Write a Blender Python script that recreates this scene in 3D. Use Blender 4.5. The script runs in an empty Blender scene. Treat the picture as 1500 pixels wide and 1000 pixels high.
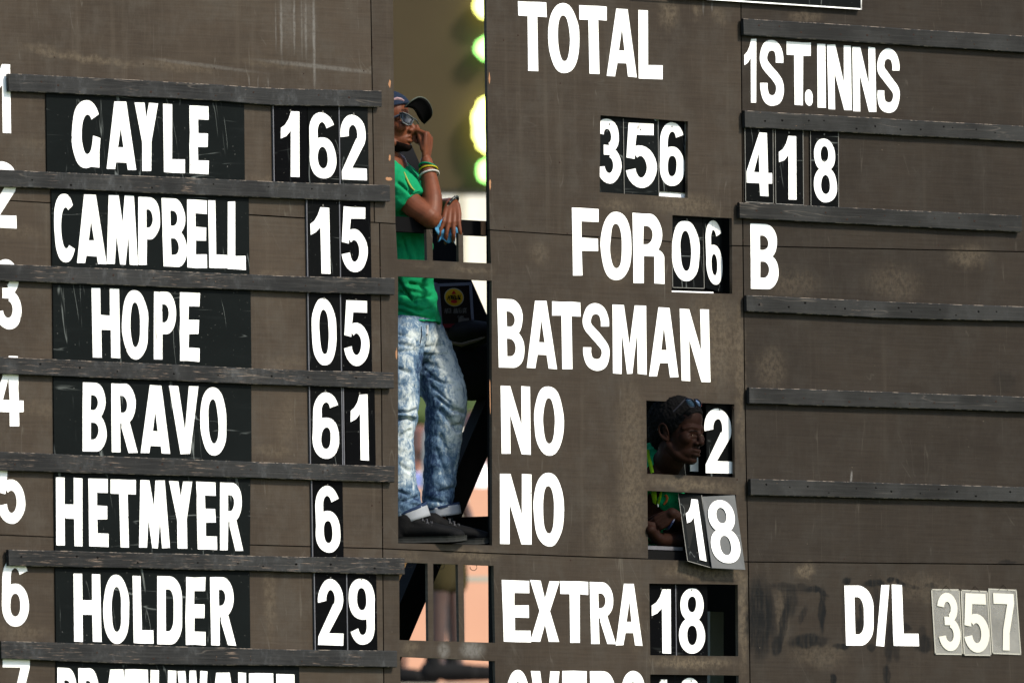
import bpy, bmesh, math, random
import numpy as np
from mathutils import Vector, Matrix, noise as mnoise
from mathutils.geometry import delaunay_2d_cdt
random.seed(7)
S = bpy.context.scene
COL = S.collection
R = math.radians

# ---------------------------------------------------------------- camera
F = 20833.0                       # focal length in pixels of the 1500 px wide photograph (500 mm lens)
YAW, PITCH, ROLL, DIST = R(32.9), R(4.4), 0.014, 56.0
TGT = Vector((0, 0, 6.0))
fwd = Vector((math.cos(PITCH)*math.sin(YAW), math.cos(PITCH)*math.cos(YAW), math.sin(PITCH)))
CAM = TGT - fwd*DIST
r0 = fwd.cross(Vector((0, 0, 1))).normalized(); u0_ = r0.cross(fwd)
cr = (r0*math.cos(ROLL) - u0_*math.sin(ROLL)); cu = (u0_*math.cos(ROLL) + r0*math.sin(ROLL))
cd = bpy.data.cameras.new('camera'); cam = bpy.data.objects.new('camera', cd); COL.objects.link(cam)
m = Matrix((cr, cu, -fwd)).transposed().to_4x4(); m.translation = CAM
cam.matrix_world = m
cd.sensor_width = 36; cd.lens = 500; cd.clip_start = 1; cd.clip_end = 3000
cd.dof.use_dof = True; cd.dof.focus_distance = 56.2; cd.dof.aperture_fstop = 5.6
S.camera = cam

# ---------------------------------------------------------------- world, sun, exposure
SUN_AZ, SUN_EL = R(22), R(40)     # azimuth to the right of the board's normal
sdir = Vector((math.sin(SUN_AZ)*math.cos(SUN_EL), -math.cos(SUN_AZ)*math.cos(SUN_EL), math.sin(SUN_EL)))
W = bpy.data.worlds.new('World'); S.world = W; W.use_nodes = True
nt = W.node_tree; bg = nt.nodes['Background']
sky = nt.nodes.new('ShaderNodeTexSky'); sky.sky_type = 'NISHITA'; sky.sun_disc = False
sky.sun_elevation = SUN_EL; sky.sun_rotation = math.atan2(sdir.x, sdir.y)
nt.links.new(sky.outputs[0], bg.inputs[0]); bg.inputs[1].default_value = 0.07
sl = bpy.data.lights.new('sun', 'SUN'); sl.energy = 1.5; sl.angle = R(7); sl.color = (1, .91, .77)
so = bpy.data.objects.new('sun', sl); COL.objects.link(so)
so.rotation_euler = (-sdir).to_track_quat('-Z', 'Y').to_euler()
S.view_settings.view_transform = 'Standard'; S.view_settings.look = 'None'
S.view_settings.exposure = 2.08; S.view_settings.gamma = 1; S.view_settings.use_curve_mapping = False
S.render.engine = 'CYCLES'

# ---------------------------------------------------------------- photograph pixel -> place
def ray(u, v): return fwd*F + cr*(u-750) - cu*(v-500)
def P(u, v, Y=0.0):
    d = ray(u, v); return CAM + d*((Y-CAM.y)/d.y)
def Q(u, v, dist): return CAM + ray(u, v)*(dist/F)
PX = DIST/F
RT = Vector((math.cos(YAW), -math.sin(YAW), 0)); DP = Vector((math.sin(YAW), math.cos(YAW), 0)); UP = Vector((0, 0, 1))

# ---------------------------------------------------------------- object helpers
def tag(o, label=None, cat=None, group=None, kind=None):
    if label: o['label'] = label
    if cat: o['category'] = cat
    if group: o['group'] = group
    if kind: o['kind'] = kind
    return o
def thing(name, loc, label, cat, group=None):
    o = bpy.data.objects.new(name, None); COL.objects.link(o); o.location = loc; o.empty_display_size = .1
    return tag(o, label, cat, group)
def link(name, me, mat, parent=None, smooth=False):
    o = bpy.data.objects.new(name, me); COL.objects.link(o)
    if mat is not None:
        me.materials.clear(); me.materials.append(mat)
    if parent is not None:
        o.parent = parent
        if parent.type == 'EMPTY': o.matrix_parent_inverse = Matrix.Translation(-parent.location)
    if smooth:
        for p in me.polygons: p.use_smooth = True
    return o
def mesh(name, vs, fs, mat, parent=None, smooth=False):
    me = bpy.data.meshes.new(name); me.from_pydata([tuple(v) for v in vs], [], fs); me.update()
    return link(name, me, mat, parent, smooth)
class MB:
    def __init__(s): s.v = []; s.f = []
    def add(s, vs, fs):
        n = len(s.v); s.v += [Vector(v) for v in vs]; s.f += [tuple(i+n for i in f) for f in fs]
    def hexa(s, a, b):            # two quads (front, back) in the same order
        s.add(list(a)+list(b), [(0,1,2,3), (7,6,5,4), (0,4,5,1), (1,5,6,2), (2,6,7,3), (3,7,4,0)])
    def box(s, c, h, ax=(Vector((1,0,0)), Vector((0,1,0)), Vector((0,0,1)))):
        q = [c+ax[0]*h[0]*x+ax[1]*h[1]*y+ax[2]*h[2]*z for y in (-1,1) for x, z in ((-1,-1),(1,-1),(1,1),(-1,1))]
        s.hexa(q[:4], q[4:])
    def tube(s, pts, r, n=8, caps=True):
        pts = [Vector(p) for p in pts]; rs = r if isinstance(r, (list, tuple)) else [r]*len(pts)
        vs = []; fs = []
        up = Vector((0, 0, 1))
        for i, p in enumerate(pts):
            t = (pts[min(i+1, len(pts)-1)]-pts[max(i-1, 0)]).normalized()
            a = t.cross(up)
            if a.length < .05: a = t.cross(Vector((1, 0, 0)))
            a.normalize(); b = t.cross(a)
            for k in range(n):
                an = 2*math.pi*k/n; vs.append(p+(a*math.cos(an)+b*math.sin(an))*rs[i])
        for i in range(len(pts)-1):
            for k in range(n):
                fs.append((i*n+k, i*n+(k+1) % n, (i+1)*n+(k+1) % n, (i+1)*n+k))
        if caps: fs += [tuple(range(n))[::-1], tuple((len(pts)-1)*n+k for k in range(n))]
        s.add(vs, fs)
    def build(s, name, mat, parent=None, smooth=False, bevel=0):
        o = mesh(name, s.v, s.f, mat, parent, smooth)
        bm = bmesh.new(); bm.from_mesh(o.data)
        bmesh.ops.recalc_face_normals(bm, faces=bm.faces)
        if bevel: bmesh.ops.bevel(bm, geom=bm.edges[:], offset=bevel, segments=1, affect='EDGES')
        bm.to_mesh(o.data); bm.free()
        if smooth:
            for p in o.data.polygons: p.use_smooth = True
        return o

# ---------------------------------------------------------------- materials
class NT:
    def __init__(s, name):
        s.m = bpy.data.materials.new(name); s.m.use_nodes = True; s.t = s.m.node_tree
        s.b = s.t.nodes['Principled BSDF']
    def n(s, ty, **k):
        x = s.t.nodes.new(ty)
        for a, b in k.items(): setattr(x, a, b)
        return x
    def l(s, a, b): s.t.links.new(a, b)
    def setv(s, sock, v):
        if hasattr(v, 'links') or hasattr(v, 'is_output'): s.l(v, sock)
        else: sock.default_value = v
    def pos(s):
        if not hasattr(s, '_p'): s._p = s.n('ShaderNodeNewGeometry').outputs['Position']
        return s._p
    def obj(s):
        return s.n('ShaderNodeTexCoord').outputs['Object']
    def map(s, vec, loc=(0,0,0), rot=(0,0,0), sc=(1,1,1), ty='POINT'):
        x = s.n('ShaderNodeMapping', vector_type=ty)
        s.l(vec, x.inputs[0])
        if ty != 'VECTOR': x.inputs['Location'].default_value = loc
        x.inputs['Rotation'].default_value = rot; x.inputs['Scale'].default_value = sc
        return x.outputs[0]
    def noise(s, vec, scale=1, detail=3, rough=.55, dist=0):
        x = s.n('ShaderNodeTexNoise'); s.l(vec, x.inputs['Vector'])
        x.inputs['Scale'].default_value = scale; x.inputs['Detail'].default_value = detail
        x.inputs['Roughness'].default_value = rough; x.inputs['Distortion'].default_value = dist
        return x.outputs['Fac']
    def ramp(s, fac, a, b, va=0., vb=1., smooth=True):
        x = s.n('ShaderNodeMapRange', interpolation_type='SMOOTHSTEP' if smooth else 'LINEAR')
        s.l(fac, x.inputs['Value'])
        for i, v in zip((1, 2, 3, 4), (a, b, va, vb)): x.inputs[i].default_value = v
        return x.outputs[0]
    def math(s, op, a, b=None, clamp=False):
        x = s.n('ShaderNodeMath', operation=op, use_clamp=clamp); s.setv(x.inputs[0], a)
        if b is not None: s.setv(x.inputs[1], b)
        return x.outputs[0]
    def mix(s, fac, a, b, mode='MIX'):
        x = s.n('ShaderNodeMix', data_type='RGBA', blend_type=mode)
        s.setv(x.inputs[0], fac)
        for k, v in ((6, a), (7, b)):
            if isinstance(v, tuple): x.inputs[k].default_value = v if len(v) == 4 else v+(1,)
            else: s.l(v, x.inputs[k])
        return x.outputs[2]
    def bump(s, h, strength=.3, dist=.002):
        x = s.n('ShaderNodeBump'); s.l(h, x.inputs['Height']); x.inputs['Strength'].default_value = strength
        x.inputs['Distance'].default_value = dist; s.l(x.outputs[0], s.b.inputs['Normal'])
    def out(s, col=None, rough=.6, spec=.3, metal=0):
        if col is not None: s.setv(s.b.inputs['Base Color'], col if not isinstance(col, tuple) or len(col) == 4 else col+(1,))
        s.setv(s.b.inputs['Roughness'], rough); s.b.inputs['Specular IOR Level'].default_value = spec
        s.b.inputs['Metallic'].default_value = metal
        return s.m
def scratches(t, vec, scale, width, keep=.55, seed=0.):
    """thin wandering scratch lines, only in places"""
    v = t.map(vec, loc=(seed, seed*1.7, seed*.6))
    a = t.noise(v, scale, 2, .5, .15)
    line = t.ramp(t.math('ABSOLUTE', t.math('SUBTRACT', a, .5)), 0., width, 1., 0.)
    m_ = t.ramp(t.noise(t.map(vec, loc=(seed+9, 0, 3)), scale*.9, 1), keep, keep+.08)
    m2 = t.ramp(t.noise(vec, 60, 1), .42, .6)
    return t.math('MULTIPLY', t.math('MULTIPLY', line, m_), m2)

def simple(name, col, rough=.6, spec=.08, metal=0, var=.12, scale=6., bump=0):
    t = NT(name); n_ = t.noise(t.pos(), scale, 4)
    c = t.mix(n_, tuple(x*(1-var) for x in col), tuple(min(1, x*(1+var)) for x in col))
    if bump: t.bump(t.noise(t.pos(), scale*12, 3), bump, .003)
    return t.out(c, rough, spec, metal)

# marks with a shape of their own on the board paint: (kind, u, v, half-width px, half-height px, angle, amount)
WEAR = [(1045,500,42,70,0,.55),(1000,300,55,16,4,.6),(925,640,22,90,0,.45),(925,745,22,60,0,.5),(1012,709,66,9,2,.7),
  (1035,838,60,13,2,.8),(1085,560,6,120,0,.5),(1088,900,7,80,0,.7),(1015,970,60,9,0,.9),(930,910,10,50,0,.4),
  (882,775,20,50,0,.35),(905,300,26,9,5,.5),(980,20,14,22,0,.6),(1020,15,6,14,0,.5),(900,390,16,24,0,.5),(790,370,14,18,-20,.4),
  (1055,25,12,14,0,.4),(1420,375,30,16,0,.5),(1160,415,40,22,0,.3),(1310,415,40,26,0,.3),(1130,540,22,30,0,.35),
  (1180,835,14,12,0,.8),(1145,900,10,40,0,.35),(1350,860,60,22,0,.3),(1200,960,40,18,0,.35),(1180,25,26,10,0,.5),
  (120,85,80,6,4,.7),(60,70,30,6,3,.4),(260,98,60,7,3,.45),(400,95,60,5,3,.3),(60,210,40,10,0,.25),(30,340,40,10,0,.3),
  (60,600,40,12,0,.3),(30,925,40,12,0,.45),(420,620,14,40,8,.3),(395,265,40,6,2,.4),(400,660,30,8,0,.4),(410,545,30,8,0,.35),(395,400,20,8,0,.4),
  (395,880,9,60,0,.45),(600,948,12,12,0,.5),(420,530,30,10,0,.3),(620,388,20,6,0,.2),(690,395,30,6,2,.5),(690,812,40,8,3,.6),(600,815,20,8,3,.35)]
PALE = [(650,952,9,12,0,.8),(692,951,18,13,0,.9),(470,98,90,3.5,3,.55),(300,96,80,3,4,.4),(412,40,2,45,0,.7),(431,35,1.8,40,.5,.8),
  (442,40,1.2,50,0,.4),(448,42,1.8,42,0,.6),(460,60,2.2,74,0,.9),(404,40,1,34,0,.5),(421,30,12,40,0,.25),(450,30,14,36,0,.25),
  (1247,699,1.6,9,6,1.6),(1030,10,1.5,12,0,.5),(1043,9,1.5,9,0,.5),(378,122,1,10,0,.4),(393,122,1,8,0,.5),(365,119,1,9,0,.5)]
DARK = [(1112,905,17,50,0,.95),(1131,900,5,40,-8,.5),(1147,915,5,36,14,.85),(1158,880,9,20,4,.6),(1160,860,28,6,2,.6),(1192,862,11,4,-3,1.),
  (1204,893,4.5,28,2,1.),(1206,868,6,3,20,.9),(1184,938,24,9,-4,1.1),(1138,945,6,12,20,.8),(1176,900,4,12,30,.6),
  (1241,850,6,4,-25,1.),(1280,854,14,5,-5,1.),(1304,849,4,3,0,.9),(1318,853,7,4,25,1.),(1334,858,12,3,8,.6),(1365,857,8,3,0,.5),
  (1233,947,10,4,5,1.),(1276,947,6,5,0,.8),(1284,890,4,40,0,.5),(1303,940,6,26,4,.7),(1312,950,5,14,-12,.6),(1308,915,5,28,4,.6),
  (1354,944,12,10,0,.8),(1350,928,6,12,0,.5),(1328,918,6,4,0,.8),(1258,915,7,9,0,.8),(1261,897,2,12,0,.8),(1299,990,4.5,14,0,.9),
  (1220,994,3.5,8,-14,.9),(1235,900,2,40,0,.4),(1475,824,12,2.5,0,.6),(1470,560,14,14,0,.3),(1395,600,14,12,0,.2),(1155,400,10,8,0,.3)]

def panel_paint(name, region, seed=0.):
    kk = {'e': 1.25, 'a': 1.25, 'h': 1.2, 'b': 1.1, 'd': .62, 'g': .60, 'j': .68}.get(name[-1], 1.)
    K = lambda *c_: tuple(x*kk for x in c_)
    t = NT(name); p = t.pos()
    big = t.noise(t.map(p, loc=(seed, 0, seed)), 1.6, 4, .6)
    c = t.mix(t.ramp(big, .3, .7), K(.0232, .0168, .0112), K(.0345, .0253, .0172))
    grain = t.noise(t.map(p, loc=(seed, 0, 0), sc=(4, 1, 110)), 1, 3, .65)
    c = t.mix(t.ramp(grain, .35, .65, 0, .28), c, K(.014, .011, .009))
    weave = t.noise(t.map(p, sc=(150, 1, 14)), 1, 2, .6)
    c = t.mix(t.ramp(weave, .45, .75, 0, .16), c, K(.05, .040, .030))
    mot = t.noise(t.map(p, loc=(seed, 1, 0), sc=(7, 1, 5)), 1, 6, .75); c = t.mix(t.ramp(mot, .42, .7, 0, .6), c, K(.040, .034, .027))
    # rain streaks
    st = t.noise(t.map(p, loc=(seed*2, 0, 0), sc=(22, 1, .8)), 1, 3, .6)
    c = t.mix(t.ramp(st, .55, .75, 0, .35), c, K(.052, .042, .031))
    warp = t.n('ShaderNodeTexNoise'); t.l(p, warp.inputs['Vector']); warp.inputs['Scale'].default_value = 22; warp.inputs['Detail'].default_value = 4
    wv = t.n('ShaderNodeVectorMath', operation='SUBTRACT'); t.l(warp.outputs['Color'], wv.inputs[0]); wv.inputs[1].default_value = (.5, .5, .5)
    def local(u, v, hu, hv, ang, amp):
        sc_ = t.n('ShaderNodeVectorMath', operation='SCALE'); t.l(wv.outputs[0], sc_.inputs[0]); sc_.inputs['Scale'].default_value = amp
        ad = t.n('ShaderNodeVectorMath', operation='ADD'); t.l(p, ad.inputs[0]); t.l(sc_.outputs[0], ad.inputs[1])
        c0 = P(u, v); hx = abs(P(u+hu, v).x-c0.x); hz = abs(P(u, v+hv).z-c0.z)
        mp = t.map(ad.outputs[0], loc=(c0.x, 0, c0.z), rot=(0, R(ang), 0), sc=(hx*1.25, 50, hz*1.25), ty='TEXTURE')
        ln = t.n('ShaderNodeVectorMath', operation='LENGTH'); t.l(mp, ln.inputs[0]); return ln.outputs['Value']
    u0, v0, u1, v1 = region
    ins = lambda s_: u0-20 < s_[0] < u1+20 and v0-20 < s_[1] < v1+20
    fine = t.noise(t.map(p, sc=(60, 1, 45)), 1, 4, .75)
    for s_ in filter(ins, WEAR):
        k = t.math('MULTIPLY', t.ramp(local(*s_[:5], .06), .25, 1.15, 1., 0.), t.ramp(fine, .36, .62, .15, 1.))
        c = t.mix(t.math('MULTIPLY', k, min(s_[5]*.95, 1)), c, (.090, .070, .047))
    for s_ in filter(ins, PALE):
        k = t.math('MULTIPLY', t.ramp(local(*s_[:5], .006), .3, 1.1, 1., 0.), t.ramp(fine, .3, .6, .3, 1.))
        c = t.mix(t.math('MULTIPLY', k, min(s_[5]*.6, 1)), c, (.15, .145, .135))
    brush = t.noise(t.map(p, sc=(70, 1, 9)), 1, 3, .7)
    for s_ in filter(ins, DARK):
        k = t.math('MULTIPLY', t.ramp(local(*s_[:5], .035), .65, 1.2, 1., 0.), t.ramp(brush, .3, .6, .45, 1.))
        c = t.mix(t.math('MULTIPLY', k, min(s_[5]*1.1, 1)), c, (.0012, .0014, .0014))
    # chips and scratches
    chip = t.ramp(t.noise(t.map(p, loc=(seed, 0, 5), sc=(1, 1, 1.3)), 95, 2, .5), .745, .775)
    chip = t.math('MULTIPLY', chip, t.ramp(t.noise(t.map(p, loc=(4, seed, 1)), 3.2, 2), .45, .6))
    c = t.mix(t.math('MULTIPLY', chip, .8), c, (.15, .12, .085))
    s1 = scratches(t, t.map(p, sc=(1, 1, .10)), 13, .010, .53, seed+1)
    s2 = scratches(t, t.map(p, sc=(.12, 1, 1)), 14, .009, .56, seed+5)
    s3 = scratches(t, t.map(t.map(p, rot=(0, .5, 0)), sc=(1, 1, .12)), 11, .008, .6, seed+8)
    c = t.mix(t.math('MULTIPLY', t.math('ADD', t.math('ADD', s1, t.math('MULTIPLY', s2, .3), True), s3, True), .22 if kk < .8 else .42), c, (.085, .075, .06))
    t.bump(t.math('ADD', t.math('MULTIPLY', grain, .7), t.math('MULTIPLY', big, 6)), .5, .0016)
    return t.out(c, t.ramp(grain, .3, .7, .5, .68), .10)

def slat_paint(name, seed, worn=.5, smear=1., warm=0.):
    t = NT(name); p = t.map(t.pos(), loc=(seed*3.1, 0, seed*.7))
    big = t.noise(p, 3.5, 4, .6)
    c = t.mix(t.ramp(big, .35, .65), (.0054+warm, .0056+warm*.7, .0058), (.0165+warm, .0168+warm*.7, .0168))
    g = t.noise(t.map(p, sc=(3.5, 1, 130)), 1, 4, .7)
    c = t.mix(t.ramp(g, .42, .72, 0, .35+.25*smear), c, (.028, .027, .0255))
    v_ = t.noise(t.map(p, sc=(17, 1, 9)), 1, 5, .75)
    c = t.mix(t.math('MULTIPLY', t.ramp(v_, .48, .72), t.ramp(big, .38, .62, .1*smear, .85*smear)), c, (.050, .052, .054))
    w = t.math('MULTIPLY', t.ramp(t.noise(t.map(p, sc=(9, 1, 170)), 1, 3, .7), .56, .68), t.ramp(t.noise(p, 5, 3), (.66-worn*.28), (.74-worn*.28)))
    c = t.mix(t.math('MULTIPLY', w, .85), c, (.17, .125, .095))
    ch = t.ramp(t.noise(t.map(p, sc=(1, 1, 2.2)), 70, 2), .745, .77)
    c = t.mix(ch, c, (.20, .115, .06))
    sc_ = scratches(t, t.map(p, sc=(.08, 1, 1)), 22, .016, .5, seed); c = t.mix(t.math('MULTIPLY', sc_, .30), c, (.14, .12, .10))
    ho = t.n('ShaderNodeTexVoronoi', feature='F1'); t.l(t.map(p, sc=(1, .01, .6)), ho.inputs['Vector']); ho.inputs['Scale'].default_value = 9
    c = t.mix(t.ramp(ho.outputs['Distance'], .035, .05, .9, 0), c, (.012, .009, .008))
    t.bump(t.math('ADD', g, t.math('MULTIPLY', w, -.6)), .6, .0015)
    return t.out(c, .55, .12)

def card_paint(name, base, seed, scr=.35, gloss=.42):
    t = NT(name); p = t.map(t.pos(), loc=(seed*2.3, 0, seed))
    c = t.mix(t.noise(p, 6, 4), tuple(x*.75 for x in base), tuple(x*1.35 for x in base))
    sm = t.ramp(t.noise(t.map(p, sc=(3, 1, 30)), 1, 4, .7), .56, .76, 0, .4)
    c = t.mix(sm, c, tuple(x*2.0+.004 for x in base))
    s1 = scratches(t, t.map(t.map(p, rot=(0, .12, 0)), sc=(1, 1, .1)), 16, .012, .5, seed); s2 = scratches(t, t.map(p, sc=(.1, 1, 1)), 15, .011, .54, seed+3)
    c = t.mix(t.math('MULTIPLY', t.math('ADD', s1, s2, True), scr), c, (.10, .11, .105))
    d = t.ramp(t.noise(p, 110, 1), .76, .79)
    c = t.mix(t.math('MULTIPLY', d, .6), c, (.14, .14, .13))
    t.bump(t.noise(p, 14, 3), .25, .002)
    return t.out(c, gloss, .02)

M = {}
t = NT('white_paint'); p = t.pos()
c = t.mix(t.ramp(t.noise(p, 9, 4), .3, .7), (.80, .79, .76), (.86, .855, .835))
sp = t.ramp(t.noise(t.map(p, loc=(3, 2, 1)), 85, 2), .715, .74); c = t.mix(t.math('MULTIPLY', sp, .9), c, (.10, .085, .07))
s9 = scratches(t, t.map(p, sc=(1, 1, .12)), 9, .012, .56, 2.2); c = t.mix(t.math('MULTIPLY', s9, .8), c, (.12, .11, .10))
c = t.mix(t.ramp(t.noise(t.map(p, loc=(1, 5, 2)), 4, 5, .7), .5, .75, 0, .5), c, (.50, .47, .42))
M['white'] = t.out(c, .5, .3)
M['plate'] = card_paint('name_board_paint', (.0042, .0054, .0054), 1.3, .9)
CARDM = [card_paint('card_paint_%d' % i, b, i*1.9+.4, s_) for i, (b, s_) in enumerate(
    [((.0010, .0011, .0014), .15), ((.0024, .0027, .0028), .9), ((.0012, .0013, .0016), .3), ((.0045, .0054, .0054), .7)])]
M['card_gray'] = card_paint('grey_card_face', (.092, .094, .094), 4.2, .05)
M['rim'] = simple('worn_card_edge', (.115, .112, .10), .6, .3, 0, .5, 60)
M['alu'] = simple('aluminium_strip', (.085, .085, .095), .5, .2, .2, .3, 30)
M['black'] = simple('blackened_timber', (.0030, .0030, .0033), .7, .03, 0, .4, 8, .3)
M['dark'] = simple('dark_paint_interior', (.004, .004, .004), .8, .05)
M['nail'] = simple('rusty_nail', (.018, .009, .006), .7, .1, 0, .5, 40)
M['hole'] = simple('nail_hole', (.002, .0017, .0015), .9, .05)
M['slatend'] = simple('slat_end_grain', (.015, .014, .014), .8)
M['wood_raw'] = simple('split_bare_wood', (.26, .13, .065), .8, .2, 0, .3, 50)
t = NT('worn_arris'); p = t.pos()
c = t.mix(t.ramp(t.noise(t.map(p, sc=(1, 1, 1)), 26, 4, .75), .48, .60), (.012, .013, .0135), (.15, .125, .10))
M['arris'] = t.out(c, .7, .2)
SLATM = [slat_paint('slat_paint_%d' % i, i*1.37, w) for i, w in enumerate([.15, .45, .6, .9, .95, 1., .6])]
SLATR = [slat_paint('slat_paint_right_%d' % i, 11+i*1.9, .05, .22, .0012) for i in range(3)]

# ---------------------------------------------------------------- the scoreboard
BASE = Vector((0, 0, 0))
board = thing('scoreboard', BASE, 'large dark brown hand-operated cricket scoreboard of painted plywood sheets with black slats', 'scoreboard')
TH = .018

def cdt_extrude(pos, neg, place, depthvec, tol=1e-5):
    """union of polygons minus polygons in 2D, then placed and extruded"""
    verts = []; faces = []
    for poly in pos+neg:
        faces.append(list(range(len(verts), len(verts)+len(poly)))); verts += [Vector(q) for q in poly]
    V2, E2, F2, _, _, of = delaunay_2d_cdt(verts, [], faces, 1, tol)
    npos = len(pos)
    keep = [f for f, o in zip(F2, of) if o and all(x < npos for x in o)]
    n = len(V2); cnt = {}
    for f in keep:
        for a, b in zip(f, f[1:]+f[:1]): cnt[(a, b)] = 1
    fr = [place(v.x, v.y) for v in V2]; dv = depthvec if callable(depthvec) else (lambda q: depthvec)
    bk = [a+dv(a) for a in fr]
    fs = [tuple(f) for f in keep] + [tuple(i+n for i in f[::-1]) for f in keep]
    for (a, b) in cnt:
        if (b, a) not in cnt: fs.append((b, a, a+n, b+n))
    return fr+bk, fs
def clean(o, bevel=0):
    bm = bmesh.new(); bm.from_mesh(o.data)
    bmesh.ops.delete(bm, geom=[v for v in bm.verts if not v.link_faces], context='VERTS')
    bmesh.ops.recalc_face_normals(bm, faces=bm.faces)
    bmesh.ops.dissolve_limit(bm, angle_limit=.004, verts=bm.verts, edges=bm.edges)
    bm.to_mesh(o.data); bm.free(); return o

def sheet(outer, holes, mat, parent=board, off=0.):
    g = .6
    pos = [[(P(u, v).x, P(u, v).z) for u, v in reversed(outer)]]
    neg = [[(P(u, v).x, P(u, v).z) for u, v in reversed(h)] for h in holes]
    vs, fs = cdt_extrude(pos, neg, lambda x, z: Vector((x, off, z)), Vector((0, TH, 0)))
    o = mesh('panel', vs, fs, mat, parent); return clean(o)

# joints between the plywood sheets, as lines v(u)
def lerp(a, b, t_): return a+(b-a)*t_
J1 = lambda u: 293+(u)*.047 if u < 1100 else 345+(u-1100)*.027
J1 = lambda u: np.interp(u, [-200, 0, 400, 550, 720, 1075, 1500, 1700], [284, 293, 316.5, 326, 337, 360, 369, 373])
J2 = lambda u: np.interp(u, [-200, 0, 365, 560, 720, 945, 1100, 1500, 1700], [776, 783, 797.5, 803, 810, 818, 822.5, 826, 828])
g = .8
U_A, U_B = lambda v: np.interp(v, [-200, 0, 320], [540, 543, 548.5]), lambda v: np.interp(v, [320, 500, 800, 1200], [556, 558.5, 560.5, 564])
U_C = lambda v: np.interp(v, [-200, 0, 500, 900, 1200], [1083.5, 1085.5, 1089.5, 1097.5, 1101])
win356 = [(879.6, 168.8), (1007.9, 178), (1007.4, 290), (878.4, 281.6)]
winFOR = [(985, 315), (1072, 319.7), (1072.5, 430.4), (984, 427.5)]
winB1 = [(946.6, 586.4), (1075.7, 591.8), (1076.5, 699), (947.9, 693.4)]
winB2 = [(948.3, 718.3), (1078, 724), (1080, 826), (949.3, 817.6)]
winEX = [(951, 854), (1080.8, 855.6), (1081.4, 960.4), (952.5, 959)]
winOV = [(952.3, 987), (1082, 988.5), (1084, 1090), (954, 1089)]
def JL(us, J, d): return [(u, J(u)+d) for u in us]
ROWS = []
# top row
mats = {}
def pm(nm, reg, seed): return panel_paint(nm, reg, seed)
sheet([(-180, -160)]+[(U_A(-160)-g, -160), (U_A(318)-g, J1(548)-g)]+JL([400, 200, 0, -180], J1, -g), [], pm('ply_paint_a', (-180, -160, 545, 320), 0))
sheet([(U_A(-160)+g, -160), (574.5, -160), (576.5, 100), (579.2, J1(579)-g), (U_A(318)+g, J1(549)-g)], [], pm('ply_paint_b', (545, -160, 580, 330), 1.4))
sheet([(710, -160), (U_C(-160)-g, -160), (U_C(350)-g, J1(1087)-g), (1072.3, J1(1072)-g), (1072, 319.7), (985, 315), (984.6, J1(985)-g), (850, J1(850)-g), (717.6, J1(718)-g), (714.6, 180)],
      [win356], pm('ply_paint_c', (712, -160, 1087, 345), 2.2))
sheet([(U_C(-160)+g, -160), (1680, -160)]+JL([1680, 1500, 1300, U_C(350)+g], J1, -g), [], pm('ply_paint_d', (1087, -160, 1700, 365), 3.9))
# middle row
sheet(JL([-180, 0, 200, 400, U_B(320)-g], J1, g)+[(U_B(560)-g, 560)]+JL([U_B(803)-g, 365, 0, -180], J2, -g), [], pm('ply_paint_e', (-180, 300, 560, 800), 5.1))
mid2 = [(U_B(320)+g, J1(556)+g), (579.4, J1(579)+g), (582.2, 379.5), (625.6, 381.3), (624.6, 336), (633.4, 336), (634, 381.8), (672, 383.7), (671.5, 341), (678.4, 341),
        (679, 384), (719.3, 385.8), (717.8, J1(718)+g), (850, J1(850)+g), (984.5, J1(985)+g), (984, 427.5), (1072.5, 430.4), (1072.4, J1(1072)+g), (U_C(360)-g, J1(1087)+g), (U_C(560)-g, 560)] + \
       JL([U_C(820)-g, 1080.4], J2, -g)+[(1080, 822), (1078, 724), (948.3, 718.3), (949.3, 817.2)]+JL([949, 850, 720, 600, U_B(800)+g], J2, -g)+[(U_B(560)+g, 560)]
op2 = [(583, 404.5), (720.3, 411), (720.9, 798.3), (583.2, 795.2)]
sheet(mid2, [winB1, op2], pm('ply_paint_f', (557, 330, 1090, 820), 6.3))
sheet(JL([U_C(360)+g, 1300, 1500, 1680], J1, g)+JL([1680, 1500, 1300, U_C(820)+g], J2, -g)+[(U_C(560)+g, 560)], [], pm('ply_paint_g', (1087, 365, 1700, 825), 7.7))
# bottom row
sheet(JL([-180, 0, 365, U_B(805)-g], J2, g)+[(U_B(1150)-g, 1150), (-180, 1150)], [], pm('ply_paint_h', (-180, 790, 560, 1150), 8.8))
op3a = [(584.8, 823), (626.4, 824.6), (627.5, 938), (585.2, 936.6)]
op3b = [(634.5, 825), (670.6, 826), (672.6, 939.2), (635, 938)]
op3c = [(678.6, 826.4), (723, 828), (725.3, 940.8), (680.5, 939.5)]
op4 = [(586, 961), (724.8, 967.5), (728, 1090), (588, 1080)]
mid3 = JL([U_B(805)+g, 600, 720, 850, 949.3, 1080, U_C(825)-g], J2, g)+[(U_C(980)-g, 980), (U_C(1150)-g, 1150), (U_B(1150)+g, 1150)]
mid3 = [q for q in mid3]
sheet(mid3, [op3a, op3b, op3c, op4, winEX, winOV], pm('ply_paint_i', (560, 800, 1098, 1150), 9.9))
sheet(JL([U_C(825)+g, 1300, 1500, 1680], J2, g)+[(1680, 1150), (U_C(1150)+g, 1150), (U_C(980)+g, 980)], [], pm('ply_paint_j', (1098, 820, 1700, 1150), 11.2))

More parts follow.
